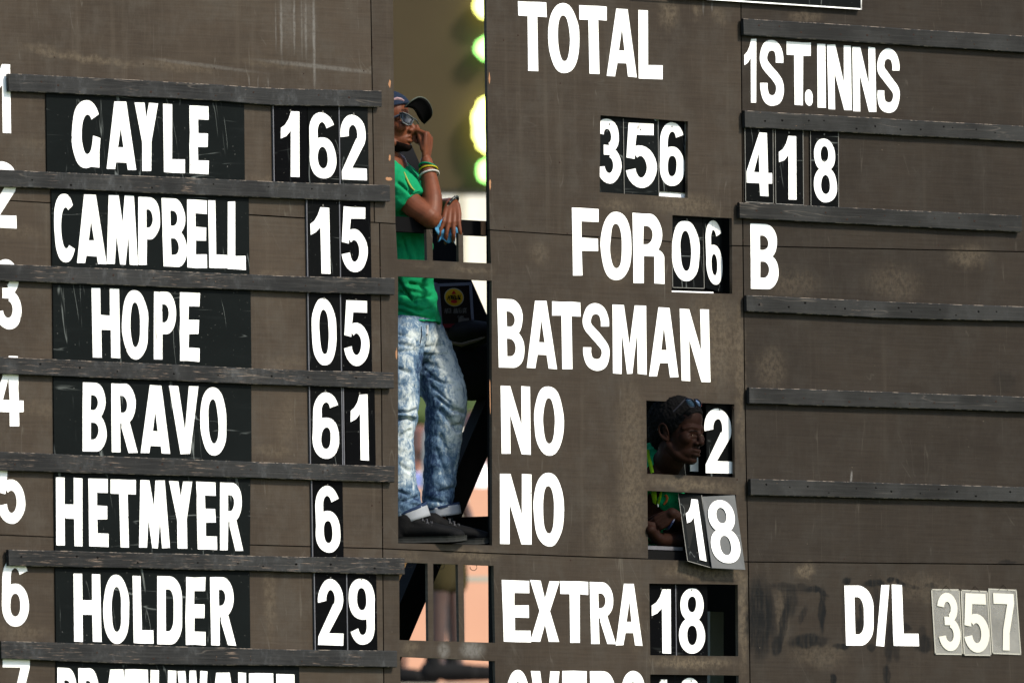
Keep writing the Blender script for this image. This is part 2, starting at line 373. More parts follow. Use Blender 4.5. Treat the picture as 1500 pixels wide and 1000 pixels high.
# slats ----------------------------------------------------------
def slat(top, bot, mat, y0=-.009, y1=-.028, idx=0, nails=9):
    """top/bot: lists of (u, v) photo points from left to right"""
    n = 14; ua, ub = top[0][0], top[-1][0]; mb = MB(); rings = []
    rr = random.Random(idx)
    for i in range(n+1):
        k = i/n; u = lerp(ua, ub, k)
        vt = np.interp(u, [q[0] for q in top], [q[1] for q in top])+rr.uniform(-.35, .35)
        vb = np.interp(u, [q[0] for q in bot], [q[1] for q in bot])+rr.uniform(-.35, .35)
        ub_ = u+rr.uniform(-.2, .2) + (bot[0][0]-top[0][0])*(1-k)+(bot[-1][0]-top[-1][0])*k
        a = P(u, vt, y1); b = P(ub_, vb, y1); e = .0022
        ring = [a+Vector((0, e, 0)), a+Vector((0, 0, -e)), b+Vector((0, 0, e)), b+Vector((0, e, 0)),
                Vector((b.x, y0, b.z)), Vector((a.x, y0, a.z))]
        rings.append(ring)
    vs = [q for r_ in rings for q in r_]; fs = []
    for i in range(n):
        for k in range(6): fs.append((i*6+k, i*6+(k+1) % 6, (i+1)*6+(k+1) % 6, (i+1)*6+k))
    fs += [tuple(range(6)), tuple(n*6+k for k in range(6))[::-1]]
    mb.add(vs, fs); o = mb.build('slat', mat, board); o.data.materials.append(M['arris'])
    for pl in o.data.polygons:
        if abs(abs(pl.normal.y)-.707) < .2: pl.material_index = 1
    # nail heads in the slat
    nb = MB()
    for j in range(nails):
        u = lerp(ua+8, min(ub, 1495)-10, (j+rr.uniform(.15, .85))/nails)
        vt = np.interp(u, [q[0] for q in top], [q[1] for q in top]); vb = np.interp(u, [q[0] for q in bot], [q[1] for q in bot])
        c_ = P(u, lerp(vt, vb, rr.uniform(.3, .75)), y1-.0006); r_ = rr.uniform(.0028, .0048)
        nb.add([c_]+[c_+Vector((math.cos(a)*r_*rr.uniform(.8, 1.5), .0006, math.sin(a)*r_)) for a in [k*math.pi/4 for k in range(8)]], [(0, k+1, (k+1) % 8+1) for k in range(8)])
    nb.build('nail_heads', M['hole'] if idx % 2 else M['nail'], o)
    o.children[0]['kind'] = 'stuff'
    return o
LS = [([(12.5, 107.5), (270, 121), (400, 129.3), (559, 133)], [(13.5, 133.5), (270, 144.6), (400, 154), (559.5, 157)]),
      ([(-150, 241), (0, 248.6), (400, 266), (571, 271.6)], [(-150, 266), (0, 273), (400, 290), (571.5, 295.5)]),
      ([(-150, 380), (0, 386.4), (400, 403.4), (578, 407.3)], [(-150, 405), (0, 410.8), (400, 426.2), (578, 431.6)]),
      ([(-150, 516), (0, 522.4), (400, 540.5), (576.5, 545.4)], [(-150, 541), (0, 546.8), (400, 563.5), (577, 569)]),
      ([(-150, 656), (0, 661.3), (400, 677), (578, 682.3)], [(-150, 683), (0, 688.6), (400, 700.5), (578, 706.2)]),
      ([(12.5, 804.3), (400, 814), (592.5, 817)], [(13.2, 827.8), (400, 836.2), (593, 841)]),
      ([(1.5, 938), (400, 950.3), (581.5, 952.2)], [(2.2, 963.7), (200, 972), (400, 974.2), (582, 976.4)])]
for i, (a, b) in enumerate(LS): slat(a, b, SLATM[i], idx=i, nails=10)
RS = [([(1089, 27), (1500, 53), (1640, 62)], [(1089.5, 51.4), (1500, 77), (1640, 86)]),
      ([(1091, 162), (1500, 185), (1640, 192)], [(1091.5, 186.5), (1500, 207.8), (1640, 215)]),
      ([(1083.5, 296), (1497, 316.3)], [(1084, 319.5), (1497, 340)]),
      ([(1093.5, 432), (1300, 442), (1500, 449), (1640, 454)], [(1094, 455.5), (1300, 466), (1500, 470.5), (1640, 475)]),
      ([(1097.5, 567), (1500, 580.6), (1640, 585)], [(1098, 590.5), (1500, 602.8), (1640, 607)]),
      ([(1099.5, 701), (1500, 713), (1640, 717)], [(1100, 724.3), (1500, 734.8), (1640, 738)])]
for i, (a, b) in enumerate(RS): slat(a, b, SLATR[i % 3], idx=20+i, nails=12)

# ---------------------------------------------------------------- glyphs: unit box, y up, union of pos minus neg
def arc(cx, cy, rx, ry, a0, a1, n=14): return [(cx+rx*math.cos(R(a)), cy+ry*math.sin(R(a))) for a in [a0+(a1-a0)*i/n for i in range(n+1)]]
def sup(cx, cy, rx, ry, e=2.3, n=36):
    o = []
    for i in range(n):
        a = 2*math.pi*i/n; c_, s_ = math.cos(a), math.sin(a)
        o.append((cx+rx*math.copysign(abs(c_)**(2/e), c_), cy+ry*math.copysign(abs(s_)**(2/e), s_)))
    return o
def rc(x0, y0, x1, y1): return [(x0, y0), (x1, y0), (x1, y1), (x0, y1)]
def D_(x0, x1, y0, y1, rx, ry=None):
    ry = (y1-y0)/2 if ry is None else ry
    return [(x0, y0)]+arc(x1-rx, y0+ry, rx, ry, -90, 0, 8)+arc(x1-rx, y1-ry, rx, ry, 0, 90, 8)+[(x0, y1)]
def arcst(cx, cy, rx, ry, a0, a1, tx=.31, ty=.165, n=16):
    o = []
    for i in range(n):
        p_, q = a0+(a1-a0)*i/n, a0+(a1-a0)*(i+1)/n
        A = [(cx+rx*math.cos(R(x)), cy+ry*math.sin(R(x))) for x in (p_, q)]
        B = [(cx+(rx-tx)*math.cos(R(x)), cy+(ry-ty)*math.sin(R(x))) for x in (q, p_)]
        f = A+B
        if sum(f[k][0]*f[(k+1) % 4][1]-f[(k+1) % 4][0]*f[k][1] for k in range(4)) < 0: f = f[::-1]
        o.append(f)
    return o
def stroke(pts, tx=.31, ty=.165, sub=5):
    P_ = [np.array((a/tx, b/ty)) for a, b in pts]; P_ = [2*P_[0]-P_[1]]+P_+[2*P_[-1]-P_[-2]]
    C = []
    for i in range(1, len(P_)-2):
        for k in range(sub):
            s_ = k/sub; a, b, c_, d = P_[i-1:i+3]
            C.append(.5*((2*b)+(-a+c_)*s_+(2*a-5*b+4*c_-d)*s_**2+(-a+3*b-3*c_+d)*s_**3))
    C.append(P_[-2]); L = []; Rr = []
    for i, q in enumerate(C):
        tg = C[min(i+1, len(C)-1)]-C[max(i-1, 0)]; tg /= np.linalg.norm(tg); nn = np.array((-tg[1], tg[0]))*.5
        L.append((q+nn)*(tx, ty)); Rr.append((q-nn)*(tx, ty))
    o = []
    for i in range(len(C)-1):
        f = [tuple(Rr[i]), tuple(Rr[i+1]), tuple(L[i+1]), tuple(L[i])]
        o.append(f)
    return o
ring = lambda cx, cy, rx, ry, tx=.31, ty=.165: ([sup(cx, cy, rx, ry)], [sup(cx, cy, rx-tx, ry-ty, 2.2)])
Spts = [(.84, .66), (.83, .76), (.73, .875), (.5, .918), (.27, .875), (.16, .76), (.19, .655), (.36, .565), (.62, .455), (.81, .355), (.845, .24), (.73, .125), (.5, .082), (.26, .125), (.165, .24), (.155, .34)]
GL = {
 'A': ([[(0, 0), (.28, 0), (.36, .2), (.66, .2), (.71, 0), (1, 0), (.69, 1), (.33, 1)]], [[(.41, .385), (.60, .385), (.51, .72)]]),
 'a': ([[(0, 0), (.29, 0), (.33, .105), (.68, .105), (.71, 0), (1, 0), (.69, 1), (.29, 1)]], [[(.40, .33), (.585, .33), (.49, .62)]]),
 'B': ([D_(0, .96, .46, 1, .42), D_(0, 1, 0, .54, .42)], [D_(.34, .64, .60, .82, .2), D_(.34, .66, .17, .42, .2)]),
 'C': ([sup(.55, .5, .55, .5)], [sup(.6, .5, .24, .30, 2.2), [(.6, .28), (1.2, .16), (1.2, .88), (.6, .72)]]),
 'D': ([D_(0, 1, 0, 1, .5, .34)], [D_(.34, .66, .19, .81, .22, .2)]),
 'E': ([rc(0, 0, .44, 1), rc(0, 0, 1, .195), rc(0, .40, .96, .60), rc(0, .80, 1, 1)], []),
 'F': ([rc(0, 0, .35, 1), rc(0, .37, .96, .56), rc(0, .80, 1, 1)], []),
 'G': ([sup(.52, .5, .52, .5), rc(.48, .02, 1, .53)], [sup(.56, .5, .20, .29, 2.2), [(.6, .5), (1.3, .42), (1.3, .90), (.62, .70)] , rc(.48, .24, .66, .39)]),
 'H': ([rc(0, 0, .32, 1), rc(.68, 0, 1, 1), rc(.2, .40, .8, .61)], []),
 'I': ([rc(0, 0, 1, 1)], []),
 'L': ([rc(0, 0, .40, 1), rc(0, 0, 1, .20)], []),
 'M': ([[(0, 0), (.26, 0), (.27, .60), (.42, 0), (.58, 0), (.73, .60), (.74, 0), (1, 0), (1, 1), (.66, 1), (.5, .42), (.34, 1), (0, 1)]], []),
 'm': ([[(0, 0), (.26, 0), (.32, .42), (.43, 0), (.60, 0), (.69, .42), (.74, 0), (1, 0), (.87, 1), (.57, 1), (.5, .60), (.38, 1), (.07, 1)]], []),
 'N': ([[(0, 0), (.30, 0), (.30, .58), (.68, 0), (1, 0), (1, 1), (.70, 1), (.70, .42), (.33, 1), (0, 1)]], []),
 'O': ([sup(.5, .5, .5, .5, 2.25)], [sup(.5, .5, .19, .325, 2.3)]),
 'P': ([D_(0, 1, .38, 1, .45), rc(0, 0, .37, 1)], [D_(.37, .66, .55, .82, .2)]),
 'R': ([D_(0, .94, .42, 1, .42), rc(0, 0, .34, 1), [(.40, .50), (.40, .36), (.66, 0), (1, 0), (.66, .50)]], [D_(.34, .62, .58, .82, .2)]),
 'r': ([D_(0, .92, .40, 1, .40), rc(0, 0, .33, 1), D_(.2, .98, -.3, .50, .3, .12)], [D_(.33, .62, .56, .82, .2), rc(.33, -.5, .66, .39), rc(-.1, -.5, 1.2, 0)]),
 'S': (stroke(Spts), []),
 'T': ([rc(.325, 0, .675, 1), rc(0, .79, 1, 1)], []),
 'V': ([[(.34, 0), (.68, 0), (1, 1), (.68, 1), (.51, .34), (.32, 1), (0, 1)]], []),
 'W': ([[(.17, 0), (.42, 0), (.5, .5), (.58, 0), (.83, 0), (1, 1), (.76, 1), (.69, .45), (.61, 1), (.39, 1), (.31, .45), (.24, 1), (0, 1)]], []),
 'X': ([[(0, 0), (.35, 0), (.5, .29), (.65, 0), (1, 0), (.68, .5), (1, 1), (.66, 1), (.5, .70), (.35, 1), (0, 1), (.32, .5)]], []),
 'Y': ([[(.31, 0), (.70, 0), (.72, .44), (1, 1), (.60, 1), (.5, .77), (.40, 1), (0, 1), (.31, .42)]], []),
 'Z': ([[(0, 0), (1, 0), (1, .2), (.42, .2), (1, .8), (1, 1), (0, 1), (0, .8), (.55, .8), (0, .2)]], []),
 '/': ([[(0, 0), (.55, 0), (1, 1), (.45, 1)]], []),
 '.': ([sup(.5, .5, .5, .5, 2)], []),
 '0': ([sup(.5, .5, .5, .5, 2.25)], [sup(.5, .5, .19, .335, 2.3)]),
 '1': ([[(1, 0), (1, 1), (.56, 1), (.42, .88), (.22, .79), (0, .74), (0, .58), (.30, .62), (.54, .70), (.54, 0)]], []),
 '2': (arcst(.5, .70, .5, .30, 190, -28, .33, .16, 18)+[[(.02, .13), (.02, 0), (1, 0), (1, .185), (.44, .185), (.94, .56), (.62, .636)]], []),
 '3': (arcst(.46, .735, .46, .265, 172, -75, .31, .155, 16)+arcst(.5, .285, .5, .285, 80, -172, .32, .16, 18)+[rc(.30, .445, .56, .59)], []),
 '4': ([[(.50, 0), (.84, 0), (.84, .20), (1, .20), (1, .37), (.84, .37), (.84, 1), (.53, 1), (0, .37), (0, .20), (.50, .20)]], [[(.27, .37), (.50, .37), (.50, .68)]]),
 '5': ([rc(.12, .82, .93, 1), [(.0, .46), (.27, .44), (.40, 1), (.10, 1)]]+arcst(.48, .33, .52, .33, 128, -168, .33, .16, 20), []),
 '6': (arcst(.5, .70, .49, .30, 22, 180, .32, .15, 12)+[rc(.01, .3, .33, .70), sup(.5, .31, .5, .31, 2.2)], [sup(.5, .31, .185, .165, 2.2)]),
 '7': ([[(.30, 0), (.63, 0), (.68, .30), (1, .83), (1, 1), (0, 1), (0, .815), (.66, .815), (.38, .36)]], []),
 '8': ([sup(.5, .74, .455, .26, 2.1), sup(.5, .275, .5, .275, 2.2)], [sup(.5, .755, .175, .125, 2.1), sup(.5, .28, .19, .155, 2.2)]),
}
GL['9'] = ([[(1-x, 1-y) for x, y in q] for q in GL['6'][0]], [[(1-x, 1-y) for x, y in q] for q in GL['6'][1]])
def ccw(f):
    a = sum(f[k][0]*f[(k+1) % len(f)][1]-f[(k+1) % len(f)][0]*f[k][1] for k in range(len(f)))
    return f if a > 0 else f[::-1]
for k_ in GL: GL[k_] = ([ccw(f) for f in GL[k_][0]], [ccw(f) for f in GL[k_][1]])

def glyph(ch, u0, u1, vt, vb, parent, Y=0., th=.0012, mat=None, name='letter', place=None, fn=None, dv=None):
    """letter whose bounding box in the photograph is u0..u1 x vt..vb, on the plane y = Y, upright on the board"""
    w, h = u1-u0, vb-vt
    if place is None:
        x0 = P(u0, vt+.25*h, Y).x; x1 = P(u1, vb-.25*h, Y).x
        zt = P(u0+.3*w, vt, Y).z; zb = P(u1-.3*w, vb, Y).z
        rr = random.Random(hash((ch, round(u0))) % 1000 if False else int(u0*7+vt*13))
        sh = rr.uniform(-.006, .006)
        sd_ = u0*.37+vt*.11
        def place(x, y):
            q = Vector((x*2.2+sd_, y*4+sd_, 0)); return Vector((lerp(x0, x1, x)+sh*(y-.5)+mnoise.noise(q)*.0032, Y-th, lerp(zb, zt, y)+mnoise.noise(q+Vector((7, 3, 1)))*.0030))
        dv = Vector((0, th*.7, 0))
    pos, neg = GL[ch]
    vs, fs = cdt_extrude(pos, neg, place, dv, 1e-4)
    o = mesh(name, vs, fs, mat or M['white'], parent)
    bm = bmesh.new(); bm.from_mesh(o.data)
    bmesh.ops.delete(bm, geom=[v for v in bm.verts if not v.link_faces], context='VERTS')
    bmesh.ops.recalc_face_normals(bm, faces=bm.faces)
    bm.to_mesh(o.data); bm.free()
    return o

# lettering fixed to the board itself
for a in [('T',758.9,801.3,2.7,104.8),('O',802.6,848.8,5,108),('T',849,889.9,8.6,108.8),('A',888,932.8,13,112.9),('L',934.7,970.6,15.7,116),
  ('F',838,877.7,304.8,404.5),('O',879.6,925,310,411),('r',926.9,973.9,312.7,415.6),
  ('B',729,768,438,539),('A',770,815.3,440,539.7),('T',808.8,851.2,441.8,540.8),('S',853.4,893,443.7,543),('M',897,946.9,446.6,547.8),('A',950,993.8,450,552),('N',996.5,1039.8,452.6,558.6),
  ('N',733.8,777,564.8,664.8),('O',781.8,826,565,667),('N',732,778.6,693.7,796.7),('O',781,826,692,800),
  ('E',736,776.4,849.6,940),('X',775.9,819.6,849.6,939.3),('T',820.5,862.6,850.7,941),('R',864.5,901.0,852,942.6),('A',901.2,941,854,944.7),
  ('O',740.7,777,980.3,1084),('V',778,820.7,982,1085),('E',823,859.5,982,1086),('R',865,905,982.4,1086),('S',910,946,981.6,1087),
  ('1',1089.7,1108,57,150.4),('S',1112.7,1148,58.6,156),('T',1151.6,1187.8,61.8,154.5),('.',1178.9,1190.5,131,155.8),('I',1196.7,1209.4,64.8,158),('N',1212,1247,66,161.5),('N',1248.5,1282.8,68.9,164),('S',1284.5,1318,70.8,165.8),
  ('B',1099,1140.5,328,423.7),('D',1237.7,1279.6,857,945.5),('/',1282,1304,856,946),('L',1307,1345,856,945.5),
  ('1',-12,15.5,94,195),('2',-20,24.5,236,334),('3',-9,31,379,483),('4',-8,34,521,624),('5',-3,37,668,767),('6',2,42.4,816,917),('7',4,44,958,1060)]:
    glyph(*a, parent=board, name='digit' if a[0].isdigit() else 'letter')

# ---------------------------------------------------------------- name boards and number cards
def quadbox(name, q, y, th, mat, parent, tilt=None):
    """q: four photo corners (tl, tr, br, bl) on the plane y (or four y values)"""
    ys = y if isinstance(y, (list, tuple)) else [y]*4
    fr = [P(a[0], a[1], yy) for a, yy in zip(q, ys)]; nrm = (fr[1]-fr[0]).cross(fr[3]-fr[0]).normalized()
    if nrm.y < 0: nrm = -nrm
    mb = MB(); mb.hexa(fr, [a+nrm*th for a in fr]); return mb.build(name, mat, parent), fr, nrm
YP = -.0015
def name_board(q, label, letters):
    c = P((q[0][0]+q[1][0])/2, q[2][1], -.004)
    r_ = thing('name_board', c, label, 'name board', 'batsmen name boards in the left column')
    quadbox('board', q, -.007, .005, M['plate'], r_)
    for a in letters: glyph(*a, parent=r_, Y=-.007, th=.0012)
NB = [
 ([(67.5, 126),(357.6,144),(358.8,266),(69,252)], 'black name board in row one, five white letters beginning with G', [('G',104.8,146,146.7,247),('a',154.5,199.3,149,249),('Y',197,231.7,150.7,251),('L',239.3,270.6,152.9,253.6),('E',277.4,305.7,155,255)]),
 ([(75,265),(364.4,280),(365.6,405),(76.5,390)], 'black name board in row two, crowded edge to edge with eight white letters', [('C',78.9,108,283,384.5),('a',111,155.6,284.6,386),('m',155.8,202,286,387.7),('P',202.3,235,288.6,388.3),('B',237.7,273.3,290.5,391),('E',273.8,303,292.4,392.3),('L',305,332.2,293.8,393),('L',333.2,360.3,295.4,395)]),
 ([(77.5,404),(367,420),(368.5,541),(78.5,528)], 'black name board in row three, four white letters beginning with H and O', [('H',134.5,175,422,524),('O',178.5,217.4,425,526.5),('P',225,258.5,427.5,527),('E',263.3,292.5,428.3,529)]),
 ([(78.2,540),(368,558),(368.6,678),(79.5,668)], 'black name board in row four, five white letters beginning with B and ending with O', [('B',120.7,156,560,661),('R',163,201.2,561.6,662.6),('a',206,249.5,564,664),('V',248,291.7,564.8,664.8),('O',293,332,567,667)]),
 ([(79.3,684),(367,695),(366.2,815),(80.6,809)], 'black name board in row five, seven white letters beginning with H E', [('H',81.8,121,699.3,799),('E',129.6,158.3,700.7,800),('T',163,200,702,801),('m',202.5,248,703,802),('Y',248.2,283,704.5,803),('E',288,317,705.3,804.3),('R',322,356.5,706.6,806)]),
 ([(80.8,824),(365.6,832),(367,952),(82.2,946)], 'black name board in row six, six white letters, H first and E R last', [('H',107.8,147.7,840,939.3),('O',151.3,189.6,841.3,943),('L',194.5,224,843,942),('D',230,267,843,943.4),('E',271.5,301,844.8,944),('R',308,345,844.8,944.7)]),
 ([(82.6,964),(438,969),(441,1090),(84,1084)], 'widest name board, at the bottom edge in row seven, lettering cut off', [('B',83.4,113,977.5,1078),('R',114.7,147,978,1079),('a',148,195,979.5,1080),('T',183.5,218,979.5,1080),('H',220,258,981,1081),('W',261,305,982,1082),('a',304,351,984.5,1083),('I',348.7,361,984,1083),('T',364.7,400.7,985,1084),('E',404,431.5,986.5,1085)]),
]
for a in NB: name_board(*a)

def number_card(q, label, dig, y=-.007, group='number cards of the scoreboard', mat=0, rim=False, th=.004, nail=True):
    cx = (q[0][0]+q[1][0])/2; yy = y if not isinstance(y, (list, tuple)) else sum(y)/4
    r_ = thing('number_card', P(cx, q[2][1], yy), label, 'number card', group)
    _, fr, nrm = quadbox('card', q, y, th, CARDM[mat] if isinstance(mat, int) else mat, r_)
    if dig:
        ch, u0, u1, vt, vb = dig
        if isinstance(y, (list, tuple)):
            ys = y; H = fr
            def place(x, yv):
                ua = lerp(u0, u1, x)
                # bilinear in the card's own quad: dig box given as fractions
                fx, fy = lerp(u0, u1, x), lerp(vb, vt, yv)
                a_ = H[0].lerp(H[1], fx); b_ = H[3].lerp(H[2], fx); return a_.lerp(b_, fy)-nrm*.0035
            glyph(ch, 0, 1, 0, 1, r_, th=.001, name='digit', place=place, dv=nrm*.001)
        else:
            glyph(ch, u0, u1, vt, vb, r_, Y=y, th=.0012, name='digit')
    if rim:
        mb = MB(); e = .0028
        A = [a-nrm*.0006 for a in fr]
        for i, j in ((0, 3), (1, 2), (3, 2)):
            a_, b_ = A[i], A[j]; cen = (A[0]+A[2])/2
            side = (cen-(a_+b_)/2); dr = (b_-a_).normalized(); side = (side-dr*side.dot(dr)).normalized()*e
            mb.hexa([a_, b_, b_+side, a_+side], [k+nrm*.0004 for k in (a_, b_, b_+side, a_+side)])
        mb.build('worn_edge', M['rim'], r_)
    if nail:
        mb = MB(); c_ = P(cx, q[0][1]+ (16 if not isinstance(y, (list, tuple)) else 6), yy-.002)
        mb.add([c_+Vector((math.cos(k)*.0035, 0, math.sin(k)*.0045)) for k in [i*math.pi/4 for i in range(8)]]+[c_+Vector((0, -.002, 0))], [(i, (i+1) % 8, 8) for i in range(8)])
        if not isinstance(y, (list, tuple)): mb.build('screw', M['rim'], r_)
    return r_
def cd_(u0, u1, vt, vb, s=.045, dx=2): return [(u0, vt), (u1, vt+(u1-u0)*s), (u1+dx, vb+(u1-u0)*s), (u0+dx, vb)]
scores = 'score cards beside the names'
def row_label(n, ch, where): return 'black number card %s in the %s row of batting scores, white %s' % (where, n, ch)
SC = [
 ('first', cd_(401.5,449.3,146,271), ('1',411,438.6,163,259.3), 0, 'leftmost of three'), ('first', cd_(450.2,495.5,148,273), ('6',452.6,491.8,164,262), 1, 'middle of three'), ('first', cd_(497.8,538.5,151,275), ('2',498.5,536.4,168,264), 3, 'rightmost of three'),
 ('second', cd_(450.4,496,285,410), ('1',454.5,483,303.5,400.4), 1, 'left of two'), ('second', cd_(498.6,542.3,287,412), ('5',500.4,538.5,303,399), 0, 'right of two'),
 ('third', cd_(452.2,497.4,421,545), ('0',456,493,437,535), 1, 'left of two'), ('third', cd_(499.5,543.4,423,547), ('5',504,541,440,536), 0, 'right of two'),
 ('fourth', cd_(454.5,499,556,682), ('6',458,496.7,573.7,672), 1, 'left of two'), ('fourth', cd_(505.2,548.6,560,684), ('1',513.7,539,577,673.7), 0, 'right of two'),
 ('fifth', cd_(458.2,501.6,694,818,.03), ('6',461.5,498.5,710.7,809), 0, 'alone'),
 ('sixth', cd_(461.6,507,830,953,.02), ('2',465,503,848,944.7), 2, 'left of two'), ('sixth', cd_(508.6,551,832,954,.02), ('9',510.7,549.3,846.7,944), 2, 'right of two')]
WD = {'0': 'zero', '1': 'one', '2': 'two', '3': 'three', '4': 'four', '5': 'five', '6': 'six', '7': 'seven', '8': 'eight', '9': 'nine'}
for n_, q, d, mt, wh in SC: number_card(q, row_label(n_, WD[d[0]], wh), d, mat=mt, group=scores)
# thin aluminium dividers between the card slots
for (u, va, vb) in [(400, 146, 270), (496.6, 149, 273), (449.2, 284, 410), (497.2, 286, 411), (451, 420, 546), (498.6, 422, 547), (453.2, 555, 682), (500.4, 557, 683), (502.8, 557, 683), (456.4, 693, 818), (460.2, 829, 953), (507.7, 831, 954)]:
    mb = MB(); a = P(u, va, -.0095); b = P(u+1.8, vb, -.0095); w = Vector((.0022, 0, 0))
    mb.hexa([a-w, a+w, b+w, b-w], [k+Vector((0, .008, 0)) for k in (a-w, a+w, b+w, b-w)]); mb.build('divider', M['alu'], board)
# innings total cards, right column
tt = 'first innings total cards'
number_card([(1090.5,176),(1132.5,178.5),(1133.5,298.5),(1091.8,296)], 'leftmost of three black innings total cards, white four with worn pale rim', ('4',1093,1130.8,194,287.3), mat=1, rim=True, group=tt)
number_card([(1135,178.5),(1176.5,181),(1177.4,301),(1136,299)], 'middle of three black innings total cards, white one with worn pale rim', ('1',1140.5,1166.7,199,292.4), mat=1, rim=True, group=tt)
number_card([(1186.6,181),(1228.4,183),(1229,305),(1187.5,302.5)], 'rightmost of three black innings total cards, white eight with worn pale rim', ('8',1191,1225.6,203,297), mat=1, rim=True, group=tt)
# cards hanging behind the windows
wt = 'cards in the team total window'
number_card([(872,166),(914,170),(915,287),(873,284)], 'leftmost card of the total window, white three cut off by the opening', ('3',873,910,173.7,269.4), y=.024, mat=3, group=wt)
number_card([(912.5,174),(964.2,177),(965.6,288.6),(914,285)], 'middle card of the total window, dark glossy, white five', ('5',917,961.5,180.4,276), y=.0205, mat=3, rim=True, th=.002, group=wt)
number_card([(966,170),(1003,173),(1003.6,282.5),(966.4,280)], 'rightmost card of the total window, white six with white strip beside it', ('6',966,1002.5,179,273), y=.024, mat=1, group=wt)
mb = MB(); q = [(960,166),(1010,170),(1010,296),(960,294)]; f_ = [P(*k, .032) for k in q]; mb.hexa(f_, [k+Vector((0, .004, 0)) for k in f_]); o = mb.build('white_slip', M['white']); tag(o, 'plain white sheet behind the total window, its edge showing', 'card')  # white sheet added behind the cards to make the pale strip
wf = 'cards in the wickets window'
number_card([(983,306),(1030,309),(1032,423),(985,421.5)], 'left card of the wickets window, white zero on glossy black', ('0',983.6,1025,323,412), y=.024, mat=1, rim=True, group=wf)
number_card([(1029.5,316),(1057,318),(1058.6,428.5),(1033.5,421.2)], 'angled right card of the wickets window, narrow white six', ('6',.06,.97,.055,.925), y=[.022,.062,.062,.022], mat=1, group=wf)
mb = MB(); q = [(984,425.6),(1045,427.6),(1045,431),(984,429)]; f_ = [P(*k, .022) for k in q]; mb.hexa(f_, [k+Vector((0, .02, 0)) for k in f_]); o = mb.build('white_slip', M['white']); tag(o, 'white card edge lying on the sill of the wickets window', 'card')
wb = 'cards in the upper batsman window'
number_card([(987,582),(1033,584),(1034,703),(988,701)], 'card behind the leaning man, only the foot of a white one showing', ('1',996,1022.8,594,690), y=.125, mat=1, group=wb)
number_card([(1034.4,584),(1073.5,586),(1074.5,703),(1035.4,701)], 'upper batsman window card with white two, right of the leaning man', ('2',1031.5,1072,598,693), y=.030, mat=1, group=wb)
wl = 'tilted cards hanging out of the lower batsman window'
number_card([(992.9,721.5),(1028,724.5),(1043.6,832),(1006.8,821.4)], 'black card with white one tilting outward from the lower batsman window', ('1',.20,.78,.075,.93), y=[.03,.01,-.045,-.045], mat=3, group=wl, rim=True)
number_card([(1028.6,727),(1076.4,724.8),(1091.8,833.9),(1043,831.3)], 'grey card with white eight tilting outward from the lower batsman window', ('8',.055,.93,.06,.925), y=[.008,-.012,-.055,-.055], mat=M['card_gray'], group=wl)
we = 'cards in the extras window'
number_card([(948,846),(989,848),(990,966),(949,965)], 'left card of the extras window, white one', ('1',954.4,983,862,956.3), y=.024, mat=0, group=we)
number_card([(990.6,848),(1036,850),(1037,967),(991.6,966)], 'right card of the extras window, white eight', ('8',994.4,1032.7,861,956.3), y=.024, mat=0, group=we)
wo = 'cards in the overs window at the bottom edge'
number_card([(948,980),(988,981),(989,1085),(949,1084)], 'left card of the overs window at the bottom edge, white digit cut off', ('4',951,982,994,1080), y=.024, mat=0, group=wo)
number_card([(989,981),(1036,982),(1037,1085),(990,1085)], 'right card of the overs window at the bottom edge, round white digit cut off', ('6',994,1027,992,1080), y=.024, mat=0, group=wo)
for (u, va, vb) in [(989.8, 854, 962)]:
    mb = MB(); a = P(u, va, .021); b = P(u+1.2, vb, .021); w = Vector((.002, 0, 0)); mb.hexa([a-w, a+w, b+w, b-w], [k+Vector((0, .008, 0)) for k in (a-w, a+w, b+w, b-w)]); mb.build('divider', M['alu'], board)
